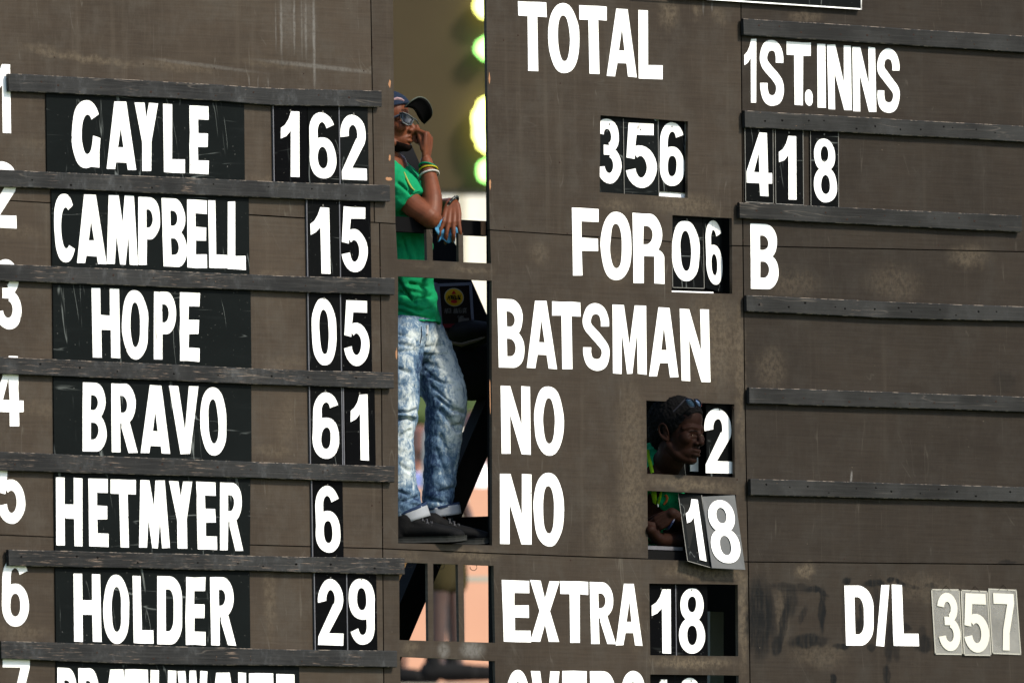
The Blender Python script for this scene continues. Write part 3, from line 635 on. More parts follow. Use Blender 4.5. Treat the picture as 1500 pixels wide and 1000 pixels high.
# translucent plastic cards of the par score
t = NT('clear_plastic_card'); p = t.pos(); n1 = t.noise(p, 7, 4)
tr = t.n('ShaderNodeBsdfTransparent'); mx = t.n('ShaderNodeMixShader')
t.out(t.mix(n1, (.17, .165, .15), (.26, .255, .235)), .3, .5)
t.l(t.ramp(n1, .3, .7, .42, .72), mx.inputs[0]); t.l(tr.outputs[0], mx.inputs[1]); t.l(t.b.outputs[0], mx.inputs[2])
t.l(mx.outputs[0], t.t.nodes['Material Output'].inputs[0]); M['clear'] = t.m
M['ivory'] = simple('ivory_vinyl', (.50, .485, .42), .5)
for q, lab, d in [([(1363.9,862),(1405.6,862.5),(1410.4,958.6),(1369.6,958)], 'leftmost clear plastic card near the bottom right corner, ivory three', ('3',.16,.94,.055,.945)),
                  ([(1407.2,863),(1447,865),(1452.4,960),(1411.8,959.4)], 'middle clear plastic card near the bottom right corner, ivory five', ('5',.06,.95,.05,.955)),
                  ([(1447.6,861.2),(1489.2,863),(1496,958.6),(1453.4,957)], 'rightmost clear plastic card near the bottom right corner, ivory seven', ('7',.14,.86,.07,.94))]:
    k = {'3': -.004, '5': -.0075, '7': -.004}[d[0]]
    r_ = number_card(q, lab, d, y=[k]*4, mat=M['clear'], group='clear plastic par score cards', th=.002, nail=False)
    for ch in r_.children:
        if ch.name.startswith('digit'): ch.data.materials[0] = M['ivory']
    fr = [P(a[0], a[1], k-.0006) for a in q]; mb = MB()
    for i in range(4):
        a_, b_ = fr[i], fr[(i+1) % 4]; cen = (fr[0]+fr[2])/2; dr = (b_-a_).normalized(); sd = cen-(a_+b_)/2; sd = (sd-dr*sd.dot(dr)).normalized()*.005
        mb.hexa([a_, b_, b_+sd, a_+sd], [z+Vector((0, .0004, 0)) for z in (a_, b_, b_+sd, a_+sd)])
    mb.build('edge', simple('plastic_edge_'+d[0], (.30, .29, .25), .4), r_)
    mb = MB(); u_ = (q[0][0]+q[1][0])/2
    mb.tube([P(u_-6, q[0][1]+3, -.01), P(u_+1, q[0][1]-5, -.004)], .0008, 5); mb.tube([P(u_+8, q[0][1]+3, -.01), P(u_+1, q[0][1]-5, -.004)], .0008, 5)
    mb.build('string', M['hole'], r_)

# hanging sign at the top edge
sg = thing('hanging_sign', P(1130, 10, -.02), 'black sign with thin white border cut off by the top edge', 'sign')
quadbox('board', [(930,-130),(1263,-113),(1262.2,13),(985,-4)], -.022, .018, CARDM[3], sg)
mb = MB()
for (a, b) in (((930,-7),(1262.6,14.6)), ((1263.4,-113),(1262.6,14.6))):
    A, B = P(*a, -.024), P(*b, -.024); dr = (B-A).normalized(); sd = Vector((-dr.z, 0, dr.x))*.0052
    if sd.x > .003: sd = -sd
    mb.hexa([A, B, B+sd, A+sd], [z+Vector((0, .0015, 0)) for z in (A, B, B+sd, A+sd)])
mb.build('border', M['white'], sg)

# small details on the board: screws, wire hooks, split wood
mb = MB(); rr = random.Random(3)
for (u, v) in [(80,84),(210,94),(314,100),(445,108),(535,318),(548,285),(554,371),(557,392),(559,420),(561,300),(545,740),(556,735),(561,772),(739,333),(831,342),(981,356),(1089,352),(546,70),(533,104),(836,820),(1237,818),(1452,820),(1133,395),(1375,359),(1075,597),(1078,671),(1080,702),(821,122),(738,59),(759,52),(820,238)]:
    c_ = P(u, v, -.0008); r_ = rr.uniform(.0025, .004)
    mb.add([c_]+[c_+Vector((math.cos(a)*r_, .0006, math.sin(a)*r_)) for a in [k*math.pi/4 for k in range(8)]], [(0, k+1, (k+1) % 8+1) for k in range(8)])
o = mb.build('screw_heads', M['nail'], board); o['kind'] = 'stuff'
mb = MB()
for (u, v, w, h) in [(569,262,6,3.2),(571,123,2.2,7),(571,231,2,6),(717,115,1.5,10),(718,270,2,10),(718,580,1.2,30),(581,518,1.5,10)]:
    c_ = P(u, v, -.0012); n = 12
    mb.add([c_]+[c_+Vector((math.cos(a)*w*PX*1.2*rr.uniform(.5, 1), .0006, math.sin(a)*h*PX*rr.uniform(.5, 1))) for a in [k*2*math.pi/n for k in range(n)]], [(0, k+1, (k+1) % n+1) for k in range(n)])
o = mb.build('splintered_edge', M['wood_raw'], board); o['kind'] = 'stuff'
for u, v in ((600, 824), (646, 826), (693.5, 828)):
    mb = MB(); mb.tube([P(u+5*math.cos(R(a)), v+2-5*math.sin(R(a)), -.004) for a in range(170, 400, 20)], .0012, 6); o = mb.build('wire_hook', M['black'], board)

# unseen strips added behind the joints between sheets to block the sky
def sky_stop(pts, w=9, y0=.0185, y1=.040):
    mb = MB()
    for (a, b) in zip(pts[:-1], pts[1:]):
        A, B = P(*a, y0), P(*b, y0); dr = (B-A).normalized(); sd = Vector((-dr.z, 0, dr.x))*w*PX
        mb.hexa([A-sd, B-sd, B+sd, A+sd], [Vector((z.x, y1, z.z)) for z in (A-sd, B-sd, B+sd, A+sd)])
    mb.build('sky_stop', M['dark'], board)
sky_stop([(u, J1(u)) for u in (-180, 0, 200, 400, 578)]); sky_stop([(u, J1(u)) for u in (717, 850, 984)], y1=.03); sky_stop([(u, J1(u)) for u in (1073, 1300, 1500, 1680)])
sky_stop([(u, J2(u)) for u in (-180, 0, 365, 582)]); sky_stop([(u, J2(u)) for u in (583, 640, 722)], 4); sky_stop([(u, J2(u)) for u in (722, 850, 948)]); sky_stop([(u, J2(u)) for u in (1081, 1300, 1500, 1680)])
sky_stop([(U_A(-160), -160), (U_A(320), 325)]); sky_stop([(U_B(325), 325), (U_B(560), 560), (U_B(803), 803), (U_B(1150), 1150)]); sky_stop([(U_C(-160)+1, -160), (U_C(500)+1, 500), (U_C(900)+1, 900), (U_C(1150)+1, 1150)], 7)

# ---------------------------------------------------------------- interior: back wall, deck, rail, braces
def pbox(name, pts, y0, y1, mat, label=None, cat=None, parent=None, kind=None):
    f_ = [P(*k, y0) for k in pts]; b_ = [Vector((k.x, y1, k.z)) for k in f_]
    mb = MB(); mb.hexa(f_, b_); o = mb.build(name, mat, parent)
    return tag(o, label, cat, None, kind)
xa = P(1010, 300).x
mb = MB(); z0, z1 = P(900, 1140).z, P(900, -150).z; x1_ = P(1680, 500).x
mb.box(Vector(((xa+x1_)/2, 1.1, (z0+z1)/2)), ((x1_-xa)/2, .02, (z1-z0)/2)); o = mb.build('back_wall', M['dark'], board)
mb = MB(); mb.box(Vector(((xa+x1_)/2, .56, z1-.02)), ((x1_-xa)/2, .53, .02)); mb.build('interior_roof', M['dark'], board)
zd = P(650, 797.6, .1).z
mb = MB(); x0_ = P(480, 800).x
for k in range(3):
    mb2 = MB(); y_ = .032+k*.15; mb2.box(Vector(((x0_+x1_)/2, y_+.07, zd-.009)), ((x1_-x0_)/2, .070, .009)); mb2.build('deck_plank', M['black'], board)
pbox('ledge_board', [(664,757.5),(760,754),(760,800),(664,800)], .62, .65, M['black'], parent=board)
rail = pbox('guard_rail', [(540,315),(716,324),(716,345.5),(540,337)], .078, .112, M['black'], 'black timber guard rail across the upper opening under the standing man', 'rail')
mb = MB(); f_ = [P(*k, .07) for k in [(705.5,324.5),(711.5,324.8),(711.5,344.5),(705.5,344)]]; mb.hexa(f_, [k+Vector((0, .006, 0)) for k in f_]); mb.build('worn_end', M['wood_raw'], rail)
for nm, pts in (('brace', [(740,535),(786,538),(606,962),(556,958)]),):
    f_ = [P(u-0, v, 1.0) for u, v in [(727,585),(764,585),(599,930),(566,930)]]
    # a straight timber through the two visible stretches
    a0, a1 = P(742, 560, .95), P(578, 945, .95); d_ = (a1-a0).normalized(); a0 = a0-d_*.5; a1 = a1+d_*.5
    sd = Vector((-d_.z, 0, d_.x)).normalized()*.052
    mb = MB(); mb.hexa([a0-sd, a1-sd, a1+sd, a0+sd], [k+Vector((0, .08, 0)) for k in (a0-sd, a1-sd, a1+sd, a0+sd)])
    o = mb.build('diagonal_brace', M['black'], board)
# frame studs at the back of the opening's right edge
pbox('stud', [(714.5,-160),(735,-160),(741,1100),(721.5,1100)], .020, .045, M['black'], parent=board)
pbox('sill_strip', [(947,798.5),(1000,801),(1000,806),(947,804)], .03, .12, M['alu'], parent=board)
pbox('sill_block', [(945,806),(1086,812),(1086,830),(945,822)], .022, .10, M['dark'], parent=board)
pbox('white_post', [(1040,895),(1060,896),(1060,1100),(1040,1100)], .5, .56, simple('dull_white_post', (.2,.19,.18), .7), 'pale blurred post inside the extras window', 'post')

# ---------------------------------------------------------------- figures: continuous bodies grown from limbs
from mathutils.bvhtree import BVHTree
class Blob:
    def __init__(s): s.v = []; s.f = []
    def add(s, vs, fs):
        n = len(s.v); s.v += vs; s.f += [tuple(i+n for i in f) for f in fs]
    def ell(s, c, r, ax=None, n=14, m_=9):
        ax = ax or (Vector((1, 0, 0)), Vector((0, 1, 0)), Vector((0, 0, 1)))
        r = (r, r, r) if not isinstance(r, (tuple, list)) else r; vs = []; fs = []
        for j in range(1, m_):
            th = math.pi*j/m_
            for i in range(n):
                a = 2*math.pi*i/n
                vs.append(c+ax[0]*r[0]*math.sin(th)*math.cos(a)+ax[1]*r[1]*math.sin(th)*math.sin(a)+ax[2]*r[2]*math.cos(th))
        for j in range(m_-2):
            for i in range(n): fs.append((j*n+i, (j+1)*n+i, (j+1)*n+(i+1) % n, j*n+(i+1) % n))
        t_ = len(vs); vs += [c+ax[2]*r[2], c-ax[2]*r[2]]
        for i in range(n): fs += [(t_, i, (i+1) % n), (t_+1, (m_-2)*n+(i+1) % n, (m_-2)*n+i)]
        s.add(vs, fs)
    def limb(s, pts, rad, side=None, n=20, sub=4, cap=1.):
        """swept tube; rad entries r or (r along side, r across)"""
        rad = [(q, q) if not isinstance(q, (tuple, list)) else q for q in rad]
        Pn = [Vector(p) for p in pts]; Pe = [2*Pn[0]-Pn[1]]+Pn+[2*Pn[-1]-Pn[-2]]; re = [rad[0]]+rad+[rad[-1]]
        C = []; Q_ = []
        for i in range(1, len(Pe)-2):
            for k in range(sub):
                x = k/sub; a, b, c, d = Pe[i-1:i+3]
                C.append(.5*((2*b)+(c-a)*x+(2*a-5*b+4*c-d)*x*x+(3*b-a-3*c+d)*x**3))
                Q_.append((lerp(re[i][0], re[i+1][0], x), lerp(re[i][1], re[i+1][1], x)))
        C.append(Pn[-1]); Q_.append(rad[-1])
        t0 = (C[1]-C[0]).normalized(); t1 = (C[-1]-C[-2]).normalized()
        r_0 = min(Q_[0]); r_1 = min(Q_[-1])
        head = [(C[0]-t0*r_0*cap*math.cos(x), (Q_[0][0]*math.sin(x), Q_[0][1]*math.sin(x))) for x in (.15, .6, 1.05)]
        tail = [(C[-1]+t1*r_1*cap*math.cos(x), (Q_[-1][0]*math.sin(x), Q_[-1][1]*math.sin(x))) for x in (1.05, .6, .15)]
        LL = head+list(zip(C, Q_))+tail; vs = []; fs = []
        a = side
        for i, (p, q) in enumerate(LL):
            t_ = (LL[min(i+1, len(LL)-1)][0]-LL[max(i-1, 0)][0]).normalized()
            if a is None: a = t_.orthogonal()
            sd = (a-t_*a.dot(t_)).normalized()
            if side is None: a = sd
            b = t_.cross(sd)
            for k in range(n):
                an = 2*math.pi*k/n; vs.append(p+sd*math.cos(an)*q[0]+b*math.sin(an)*q[1])
        for i in range(len(LL)-1):
            for k in range(n): fs.append((i*n+k, i*n+(k+1) % n, (i+1)*n+(k+1) % n, (i+1)*n+k))
        fs += [tuple(range(n))[::-1], tuple((len(LL)-1)*n+k for k in range(n))]
        s.add(vs, fs)
    def grow(s, name, mat, parent, voxel=.004, smooth=4, cut=None, sculpt=None):
        me = bpy.data.meshes.new('tmp'); me.from_pydata([tuple(v) for v in s.v], [], s.f)
        bm = bmesh.new(); bm.from_mesh(me); bmesh.ops.recalc_face_normals(bm, faces=bm.faces); bm.to_mesh(me); bm.free()
        ob = bpy.data.objects.new('tmp', me); COL.objects.link(ob)
        r_ = ob.modifiers.new('r', 'REMESH'); r_.mode = 'VOXEL'; r_.voxel_size = voxel
        if smooth:
            sm = ob.modifiers.new('s', 'SMOOTH'); sm.factor = .5; sm.iterations = smooth
        dg = bpy.context.evaluated_depsgraph_get(); dg.update()
        res = bpy.data.meshes.new_from_object(ob.evaluated_get(dg)); bpy.data.objects.remove(ob)
        if cut:
            bm = bmesh.new(); bm.from_mesh(res)
            for co, no in cut:
                g_ = bmesh.ops.bisect_plane(bm, geom=bm.verts[:]+bm.edges[:]+bm.faces[:], plane_co=co, plane_no=no, clear_outer=True)
                ed = [e for e in g_['geom_cut'] if isinstance(e, bmesh.types.BMEdge)]
                bmesh.ops.contextual_create(bm, geom=ed)
            bm.to_mesh(res); bm.free()
        if sculpt: sculpt(res)
        return link(name, res, mat, parent, True)

def mesh_arrays(me):
    n = len(me.vertices); co = np.empty(n*3); no = np.empty(n*3)
    me.vertices.foreach_get('co', co); me.vertex_normals.foreach_get('vector', no)
    return co.reshape(-1, 3), no.reshape(-1, 3)
def proj(co):
    rel = co-np.array(CAM); x = rel@np.array(cr); y = rel@np.array(cu); z = rel@np.array(fwd)
    return 750+F*x/z, 500-F*y/z
def seg_dist(u, v, pts):
    d = np.full(u.shape, 1e9)
    for (a, b), (c, e) in zip(pts[:-1], pts[1:]):
        L2 = (c-a)**2+(e-b)**2+1e-9; t_ = np.clip(((u-a)*(c-a)+(v-b)*(e-b))/L2, 0, 1)
        d = np.minimum(d, np.hypot(u-a-t_*(c-a), v-b-t_*(e-b)))
    return d
def sculptor(strokes, nz=None, gain=1.):
    """folds and features read off the photograph: (polyline, half-width px, push in metres; negative = raised)"""
    def f(me):
        co, no = mesh_arrays(me); u, v = proj(co)
        facing = np.clip(-(no@np.array(fwd))*1.6, 0, 1); h = np.zeros(len(co))
        for pts, w, a in strokes:
            d = seg_dist(u, v, pts)
            h -= a*gain*np.exp(-(d/w)**2)
        co = co+no*(h*facing)[:, None]
        if nz:
            amp, sc, st = nz
            for i in range(len(co)):
                q = Vector((co[i][0]*sc*st[0], co[i][1]*sc*st[1], co[i][2]*sc*st[2]))
                co[i] += no[i]*(amp*mnoise.fractal(q, 1.0, 2.0, 3))
        me.vertices.foreach_set('co', co.ravel()); me.update()
    return f
def surf(ob, u, v, lift=.001):
    me = ob.data
    if 'bvh' not in CACHE or CACHE['bvh'][0] != ob.name:
        CACHE['bvh'] = (ob.name, BVHTree.FromPolygons([q.co.copy() for q in me.vertices], [tuple(p.vertices) for p in me.polygons]))
    hit = CACHE['bvh'][1].ray_cast(CAM, ray(u, v).normalized())
    return None if hit[0] is None else hit[0]-fwd*lift
CACHE = {}

def skin(name, col, rough=.42, spec=.5):
    t = NT(name); n_ = t.noise(t.pos(), 22, 4); c = t.mix(t.ramp(n_, .3, .7), tuple(x*.82 for x in col), tuple(x*1.15 for x in col))
    t.bump(t.noise(t.pos(), 320, 2), .15, .001)
    return t.out(c, rough, spec)
def cloth(name, col, scale=260, var=.15, bump=.25, sheen=.0):
    t = NT(name); c = t.mix(t.noise(t.pos(), 14, 4), tuple(x*(1-var) for x in col), tuple(min(x*(1+var), 1) for x in col))
    t.bump(t.noise(t.pos(), 30, 5, .6), bump, .004)
    m_ = t.out(c, .85, .06); t.b.inputs['Sheen Weight'].default_value = sheen
    return m_

def hand(bl, Wp, X, N, Sd, curl, sc=1., thumb=(.55, .5, .2), spread=.06, tcurl=None):
    """palm and five fingers. X towards the fingers, N out of the palm, Sd towards the thumb"""
    X = X.normalized(); N = (N-X*N.dot(X)).normalized(); Sd = (Sd-X*Sd.dot(X)-N*Sd.dot(N)).normalized()
    for o_ in (.029, .010, -.010, -.029):
        bl.limb([Wp+Sd*o_*.5*sc, Wp+(X*.045+Sd*o_*.9)*sc, Wp+(X*(.088-abs(o_-.010)*.22)+Sd*o_)*sc], [(.015*sc, .013*sc), (.013*sc, .0125*sc), (.0105*sc, .0105*sc)], side=Sd, n=10, sub=2)
    Ls = [(.042, .026, .021), (.046, .030, .022), (.043, .027, .021), (.034, .021, .018)]
    for k, o_ in enumerate((.029, .010, -.010, -.029)):
        p = Wp+(X*(.088-abs(o_-.010)*.22)+Sd*o_)*sc; d = (X+Sd*(o_*spread*12)).normalized(); pts = [p]; a = 0
        for L, cu_ in zip(Ls[k], curl[k]):
            a += cu_; q = d*math.cos(a)+N*math.sin(a); p = p+q*L*sc; pts.append(p)
        bl.limb(pts, [.0092*sc, .0086*sc, .0078*sc, .0064*sc], n=10, sub=3)
    p = Wp+(X*.022+Sd*.022+N*.004)*sc; pts = [p]
    a, b, c_ = thumb
    for L, w in ((.042, a), (.032, a*.7), (.026, a*.5)):
        q = (X*(1-w*.4)+Sd*w+N*b).normalized(); p = p+q*L*sc; pts.append(p)
    bl.limb(pts, [.0145*sc, .0122*sc, .0108*sc, .0085*sc], n=10, sub=3)
    return pts

def head(bl, c, fw, up, k=1., neck=None, ears=True):
    X = fw.normalized(); Z = (up-X*up.dot(X)).normalized(); Y = Z.cross(X); ax = (X, Y, Z)
    g = lambda x, y, z: c+(X*x+Y*y+Z*z)*k
    e = lambda x, y, z, rx, ry, rz: bl.ell(g(x, y, z), (rx*k, ry*k, rz*k), ax, 20, 14)
    e(-.018, 0, .038, .098, .074, .082); e(.028, 0, .045, .058, .062, .058)
    e(.030, 0, -.018, .058, .058, .075); e(.028, 0, -.066, .052, .047, .042); e(-.005, 0, -.050, .055, .054, .05)
    e(.058, 0, -.098, .021, .024, .017); e(.050, 0, -.068, .034, .038, .036); e(.018, 0, -.050, .052, .054, .056)
    for s_ in (1, -1): bl.limb([g(-.004, .048*s_, -.050), g(.024, .036*s_, -.080), g(.052, .012*s_, -.097)], [.018*k, .019*k, .016*k])
    bl.limb([g(.055, .050, .010), g(.073, .034, .017), g(.082, .010, .015), g(.082, -.010, .015), g(.073, -.034, .017), g(.055, -.050, .010)], [.009*k, .0098*k, .0088*k, .0088*k, .0098*k, .009*k])
    bl.limb([g(.080, 0, .010), g(.090, 0, -.012), g(.099, 0, -.036)], [.0095*k, .0100*k, .0120*k])
    e(.088, .015, -.040, .012, .0085, .0080); e(.088, -.015, -.040, .012, .0085, .0080)
    bl.limb([g(.066, .026, -.069), g(.082, .013, -.065), g(.087, 0, -.0665), g(.082, -.013, -.065), g(.066, -.026, -.069)], [.004*k, .0070*k, .0078*k, .0070*k, .004*k])
    bl.limb([g(.066, .025, -.072), g(.080, .012, -.079), g(.084, 0, -.0805), g(.080, -.012, -.079), g(.066, -.025, -.072)], [.004*k, .0075*k, .0082*k, .0075*k, .004*k])
    for s_ in (1, -1):
        e(.056, .038*s_, -.022, .026, .022, .026)
        e(.069, .030*s_, .003, .0125, .015, .0085)
        if ears:
            pts = [g(.004, .070*s_, -.030), g(.006, .076*s_, -.008), g(.000, .082*s_, .016), g(-.014, .086*s_, .024), g(-.026, .087*s_, .012), g(-.024, .083*s_, -.010), g(-.010, .077*s_, -.028), g(.004, .071*s_, -.034)]
            bl.limb(pts, [.006*k, .005*k, .0045*k, .005*k, .005*k, .005*k, .007*k, .006*k], n=8)
            bl.limb([g(-.004, .071*s_, -.015), g(-.010, .074*s_, .008)], [.009*k, .009*k], n=8)
    if neck is not None:
        bl.limb([g(-.022, 0, -.045), g(-.028, 0, -.09), neck], [(.054*k, .056*k), (.052*k, .054*k), (.060*k, .064*k)], side=Y)
    return g, ax
def closed_sheet(name, rows, mat, parent, th=.002, smooth=True):
    """rows of points -> a sheet with thickness"""
    n = len(rows); m_ = len(rows[0]); vs = [q for r_ in rows for q in r_]; fs = [(i*m_+j, i*m_+j+1, (i+1)*m_+j+1, (i+1)*m_+j) for i in range(n-1) for j in range(m_-1)]
    o = mesh(name, vs, fs, mat, parent, smooth)
    bm = bmesh.new(); bm.from_mesh(o.data); bmesh.ops.recalc_face_normals(bm, faces=bm.faces)
    bmesh.ops.solidify(bm, geom=bm.faces[:], thickness=th); bm.to_mesh(o.data); bm.free()
    for p in o.data.polygons: p.use_smooth = smooth
    return o

# ---------------------------------------------------------------- the standing man
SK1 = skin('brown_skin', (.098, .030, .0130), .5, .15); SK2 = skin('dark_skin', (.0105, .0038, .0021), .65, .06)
GREEN = cloth('green_jersey', (.004, .165, .064), bump=1., var=.25)
man = thing('person', P(630, 798, .16), 'person standing in the central opening, green T-shirt, washed blue jeans, cap, leaning on the rail', 'person')
nearT = lambda u, v, y: P(u, v, y)
fw1 = (RT*math.cos(R(18))-DP*math.sin(R(18))+UP*.10).normalized()
bl = Blob()
neck1 = P(571, 247, .30)
g1, ax1 = head(bl, P(569, 181, .26), fw1, UP-RT*.10, 1., neck1)
SIDE = DP
bl.limb([P(571, 247, .32), P(578, 300, .32), P(592, 380, .32), P(600, 450, .32), P(600, 490, .31)], [(.13, .075), (.15, .095), (.13, .085), (.13, .085), (.14, .09)], side=SIDE)
# near arm: shoulder, elbow on the rail, forearm up to the face
bl.limb([P(577, 262, .17), P(600, 296, .11), P(628, 317, .045)], [.052, .047, .043]); bl.ell(P(630, 318, .045), (.044, .042, .046))
bl.limb([P(631, 318, .045), P(633, 292, .07), P(629, 262, .11), P(624.5, 236, .145)], [(.041, .041), (.041, .040), (.034, .033), (.028, .024)], side=-DP)
X_ = (UP*1.0+RT*.12).normalized()
hand(bl, P(624, 229, .15), X_+DP*.12, -RT+DP*.35, -DP, [(1.25, .9, .35), (1.35, 1.5, .9), (1.45, 1.6, .9), (1.5, 1.6, .9)], 1., thumb=(.02, .42, .1), spread=.02)
# far arm along the rail
bl.limb([P(590, 262, .47), P(618, 305, .40), P(632, 318, .28)], [.055, .047, .040]); bl.limb([P(630, 318, .28), P(645, 306, .18), P(662, 300, .07)], [.042, .038, .029])
hand(bl, P(663, 299, .050), (-UP*1.0-RT*.10-DP*.55), DP*1.0-UP*.0, -RT, [(.45, .7, .4), (.45, .8, .4), (.42, .8, .4), (.4, .7, .4)], 1.02, thumb=(.5, .5, .2), spread=.75)
# legs inside the jeans
for hp, kn, an, to in (((596, 485, .24), (590, 605, .17), (590, 748, .135), (622, 789, .06)), ((616, 485, .40), (654, 592, .30), (643, 745, .265), (664, 789, .195))):
    bl.limb([P(*hp), P(*kn), P(*an)], [.075, .050, .028]); bl.limb([P(*an), P(an[0]+4, an[1]+26, an[2]), P(*to)], [.028, .022, .014])
body1 = bl.grow('body', SK1, man, .0032, 4, sculpt=sculptor([([(606.5, 199), (600, 202)], 2, .003), ([(600, 203), (606, 205)], 1.6, .003)]))
# T-shirt
st = Blob()
st.limb([P(570, 243, .31), P(574, 262, .31), P(584, 310, .31), P(594, 360, .31), P(600, 420, .31), P(604, 458, .31), P(606, 474, .31)],
        [(.10, .06), (.20, .10), (.185, .118), (.165, .105), (.170, .100), (.180, .106), (.188, .110)], side=SIDE, sub=5)
st.limb([P(562, 258, .20), P(582, 272, .155), P(603, 296, .108)], [(.075, .08), (.074, .074), (.066, .066)], cap=.12)
st.limb([P(580, 258, .44), P(606, 276, .46), P(634, 294, .37)], [.075, .066, .052], cap=.2)
sh1 = st.grow('t_shirt', GREEN, man, .005, 5,
  cut=[(P(604, 476, .3), (-UP+RT*.05))],
  sculpt=sculptor([([(596, 262), (604, 285)], 2.2, .006), ([(583, 268), (601, 282)], 2.5, .007), ([(600, 240), (610, 262)], 2.5, .007), ([(592, 243), (612, 275)], 2, .006),
   ([(583, 410), (604, 440), (608, 442)], 2.3, .010), ([(586, 428), (602, 436)], 2.2, .007), ([(608, 438), (632, 434)], 1.8, .009), ([(584, 445), (612, 455), (632, 452)], 2.2, .008),
   ([(584, 455), (608, 463), (636, 466)], 2.2, .009), ([(600, 415), (626, 420)], 2.5, .006), ([(585, 466), (620, 472), (642, 474)], 2, .006), ([(620, 412), (622, 440)], 3, .006),
   ([(590, 350), (600, 382)], 3, .006), ([(606, 346), (612, 380)], 2.5, .005), ([(612, 448), (645, 462)], 3, -.005), ([(590, 420), (630, 428)], 3, -.005)], (.012, 9, (1, 1, 1.5)), 1.7))
# a yellow flash on the sleeve side
pts = [surf(sh1, u, v, .002) for u, v in [(592, 252), (595, 260), (598.5, 268), (603, 275), (607, 279)]]
mb = MB(); pts = [q for q in pts if q]
if len(pts) > 2: mb.tube(pts, [.002, .0035, .004, .004, .003][:len(pts)], 6); mb.build('sleeve_stripe', simple('yellow_print', (.22, .24, .05), .7), man)
# jeans
t = NT('acid_washed_denim'); p = t.pos()
vz = t.noise(t.map(p, sc=(1, 1, .75)), 24, 6, .75, 1.0); v2 = t.noise(t.map(p, rot=(0, .6, 0), sc=(1, 1, .35)), 85, 4, .75, .6)
vv = t.math('ADD', t.math('MULTIPLY', vz, .62), t.math('MULTIPLY', v2, .38))
# fading down the front of the thighs and knees, darker along the inside and the backs
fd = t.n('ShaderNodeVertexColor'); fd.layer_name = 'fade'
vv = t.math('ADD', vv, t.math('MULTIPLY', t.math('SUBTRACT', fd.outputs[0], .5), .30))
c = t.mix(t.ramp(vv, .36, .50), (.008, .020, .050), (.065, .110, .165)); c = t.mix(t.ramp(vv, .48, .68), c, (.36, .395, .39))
t.bump(t.math('ADD', t.noise(t.map(p, sc=(1, 1, 2.2)), 34, 5, .65), t.math('MULTIPLY', v2, .3)), .45, .006)
M['denim'] = t.out(c, .85, .15)
jn = Blob()
jn.limb([P(603, 462, .31), P(605, 480, .31), P(606, 502, .31)], [(.165, .095), (.172, .098), (.16, .095)], side=SIDE)
jn.limb([P(592, 488, .22), P(585, 530, .19), P(587, 590, .155), P(588, 608, .145), P(581, 640, .15), P(581, 700, .15), P(590, 738, .14), P(594, 755, .135)],
        [.092, .090, .073, .066, .070, .076, .074, .066], side=SIDE, sub=5)
jn.limb([P(617, 490, .37), P(632, 530, .34), P(652, 578, .27), P(653, 602, .26), P(649, 640, .27), P(645, 690, .27), P(642, 725, .27), P(641, 741, .27)],
        [.092, .101, .088, .082, .073, .068, .062, .060], side=SIDE, sub=5)
folds = [([(641, 583), (655, 594), (668, 602)], 3, .012), ([(645, 600), (660, 616), (671, 630)], 3.5, .014), ([(668, 600), (682, 606)], 2.4, .011), ([(664, 625), (677, 622)], 2.4, .010),
  ([(622, 541), (645, 560), (665, 562)], 2, .005), ([(628, 552), (650, 560)], 2, .006), ([(632, 565), (660, 590)], 2, .006), ([(625, 535), (650, 540)], 2, .005), ([(620, 530), (640, 535)], 2, .005),
  ([(584, 603), (598, 604), (611, 600)], 2.2, .013), ([(584, 614), (598, 612), (606, 616)], 2.2, .011), ([(585, 608), (610, 609)], 3, -.008), ([(600, 630), (586, 640)], 2.5, .008),
  ([(584, 503), (605, 507)], 2, .006), ([(584, 515), (610, 512)], 2, .006), ([(585, 540), (600, 545)], 2.5, .006), ([(618, 510), (648, 505)], 2, .006), ([(617, 520), (655, 518)], 2, .006),
  ([(584, 490), (600, 494)], 2, .005), ([(646, 640), (664, 672), (670, 690)], 4, .012), ([(640, 660), (655, 700)], 4, .007), ([(642, 720), (665, 715)], 3, .007), ([(624, 730), (650, 736)], 2.5, .008),
  ([(590, 735), (612, 728)], 3, .010), ([(584, 720), (600, 724)], 2.5, .008), ([(604, 735), (618, 738)], 2.5, -.008), ([(585, 680), (600, 690)], 3, .006), ([(612, 500), (612, 585)], 2.2, .010), ([(616, 480), (617, 500)], 1.6, .006)]
def jeans_sculpt(me):
    sculptor(folds, (.006, 16, (1, 1, 1.6)), 1.35)(me)
    co, no = mesh_arrays(me); u, v = proj(co)
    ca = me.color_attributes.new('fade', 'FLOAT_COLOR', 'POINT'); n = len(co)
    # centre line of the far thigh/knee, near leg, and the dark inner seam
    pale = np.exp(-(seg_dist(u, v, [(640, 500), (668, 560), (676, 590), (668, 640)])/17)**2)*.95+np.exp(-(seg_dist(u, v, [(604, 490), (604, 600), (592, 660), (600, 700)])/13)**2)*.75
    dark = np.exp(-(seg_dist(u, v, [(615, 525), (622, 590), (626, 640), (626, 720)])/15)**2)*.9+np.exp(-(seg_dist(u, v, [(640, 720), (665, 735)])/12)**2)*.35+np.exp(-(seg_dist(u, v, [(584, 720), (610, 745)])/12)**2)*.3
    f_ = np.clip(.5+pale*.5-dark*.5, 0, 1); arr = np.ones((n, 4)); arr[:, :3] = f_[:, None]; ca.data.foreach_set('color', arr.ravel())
jeans = jn.grow('jeans', M['denim'], man, .0048, 4, cut=[(P(603, 468, .31), UP), (P(594, 757, .14), -UP*1+RT*.25)], sculpt=jeans_sculpt)
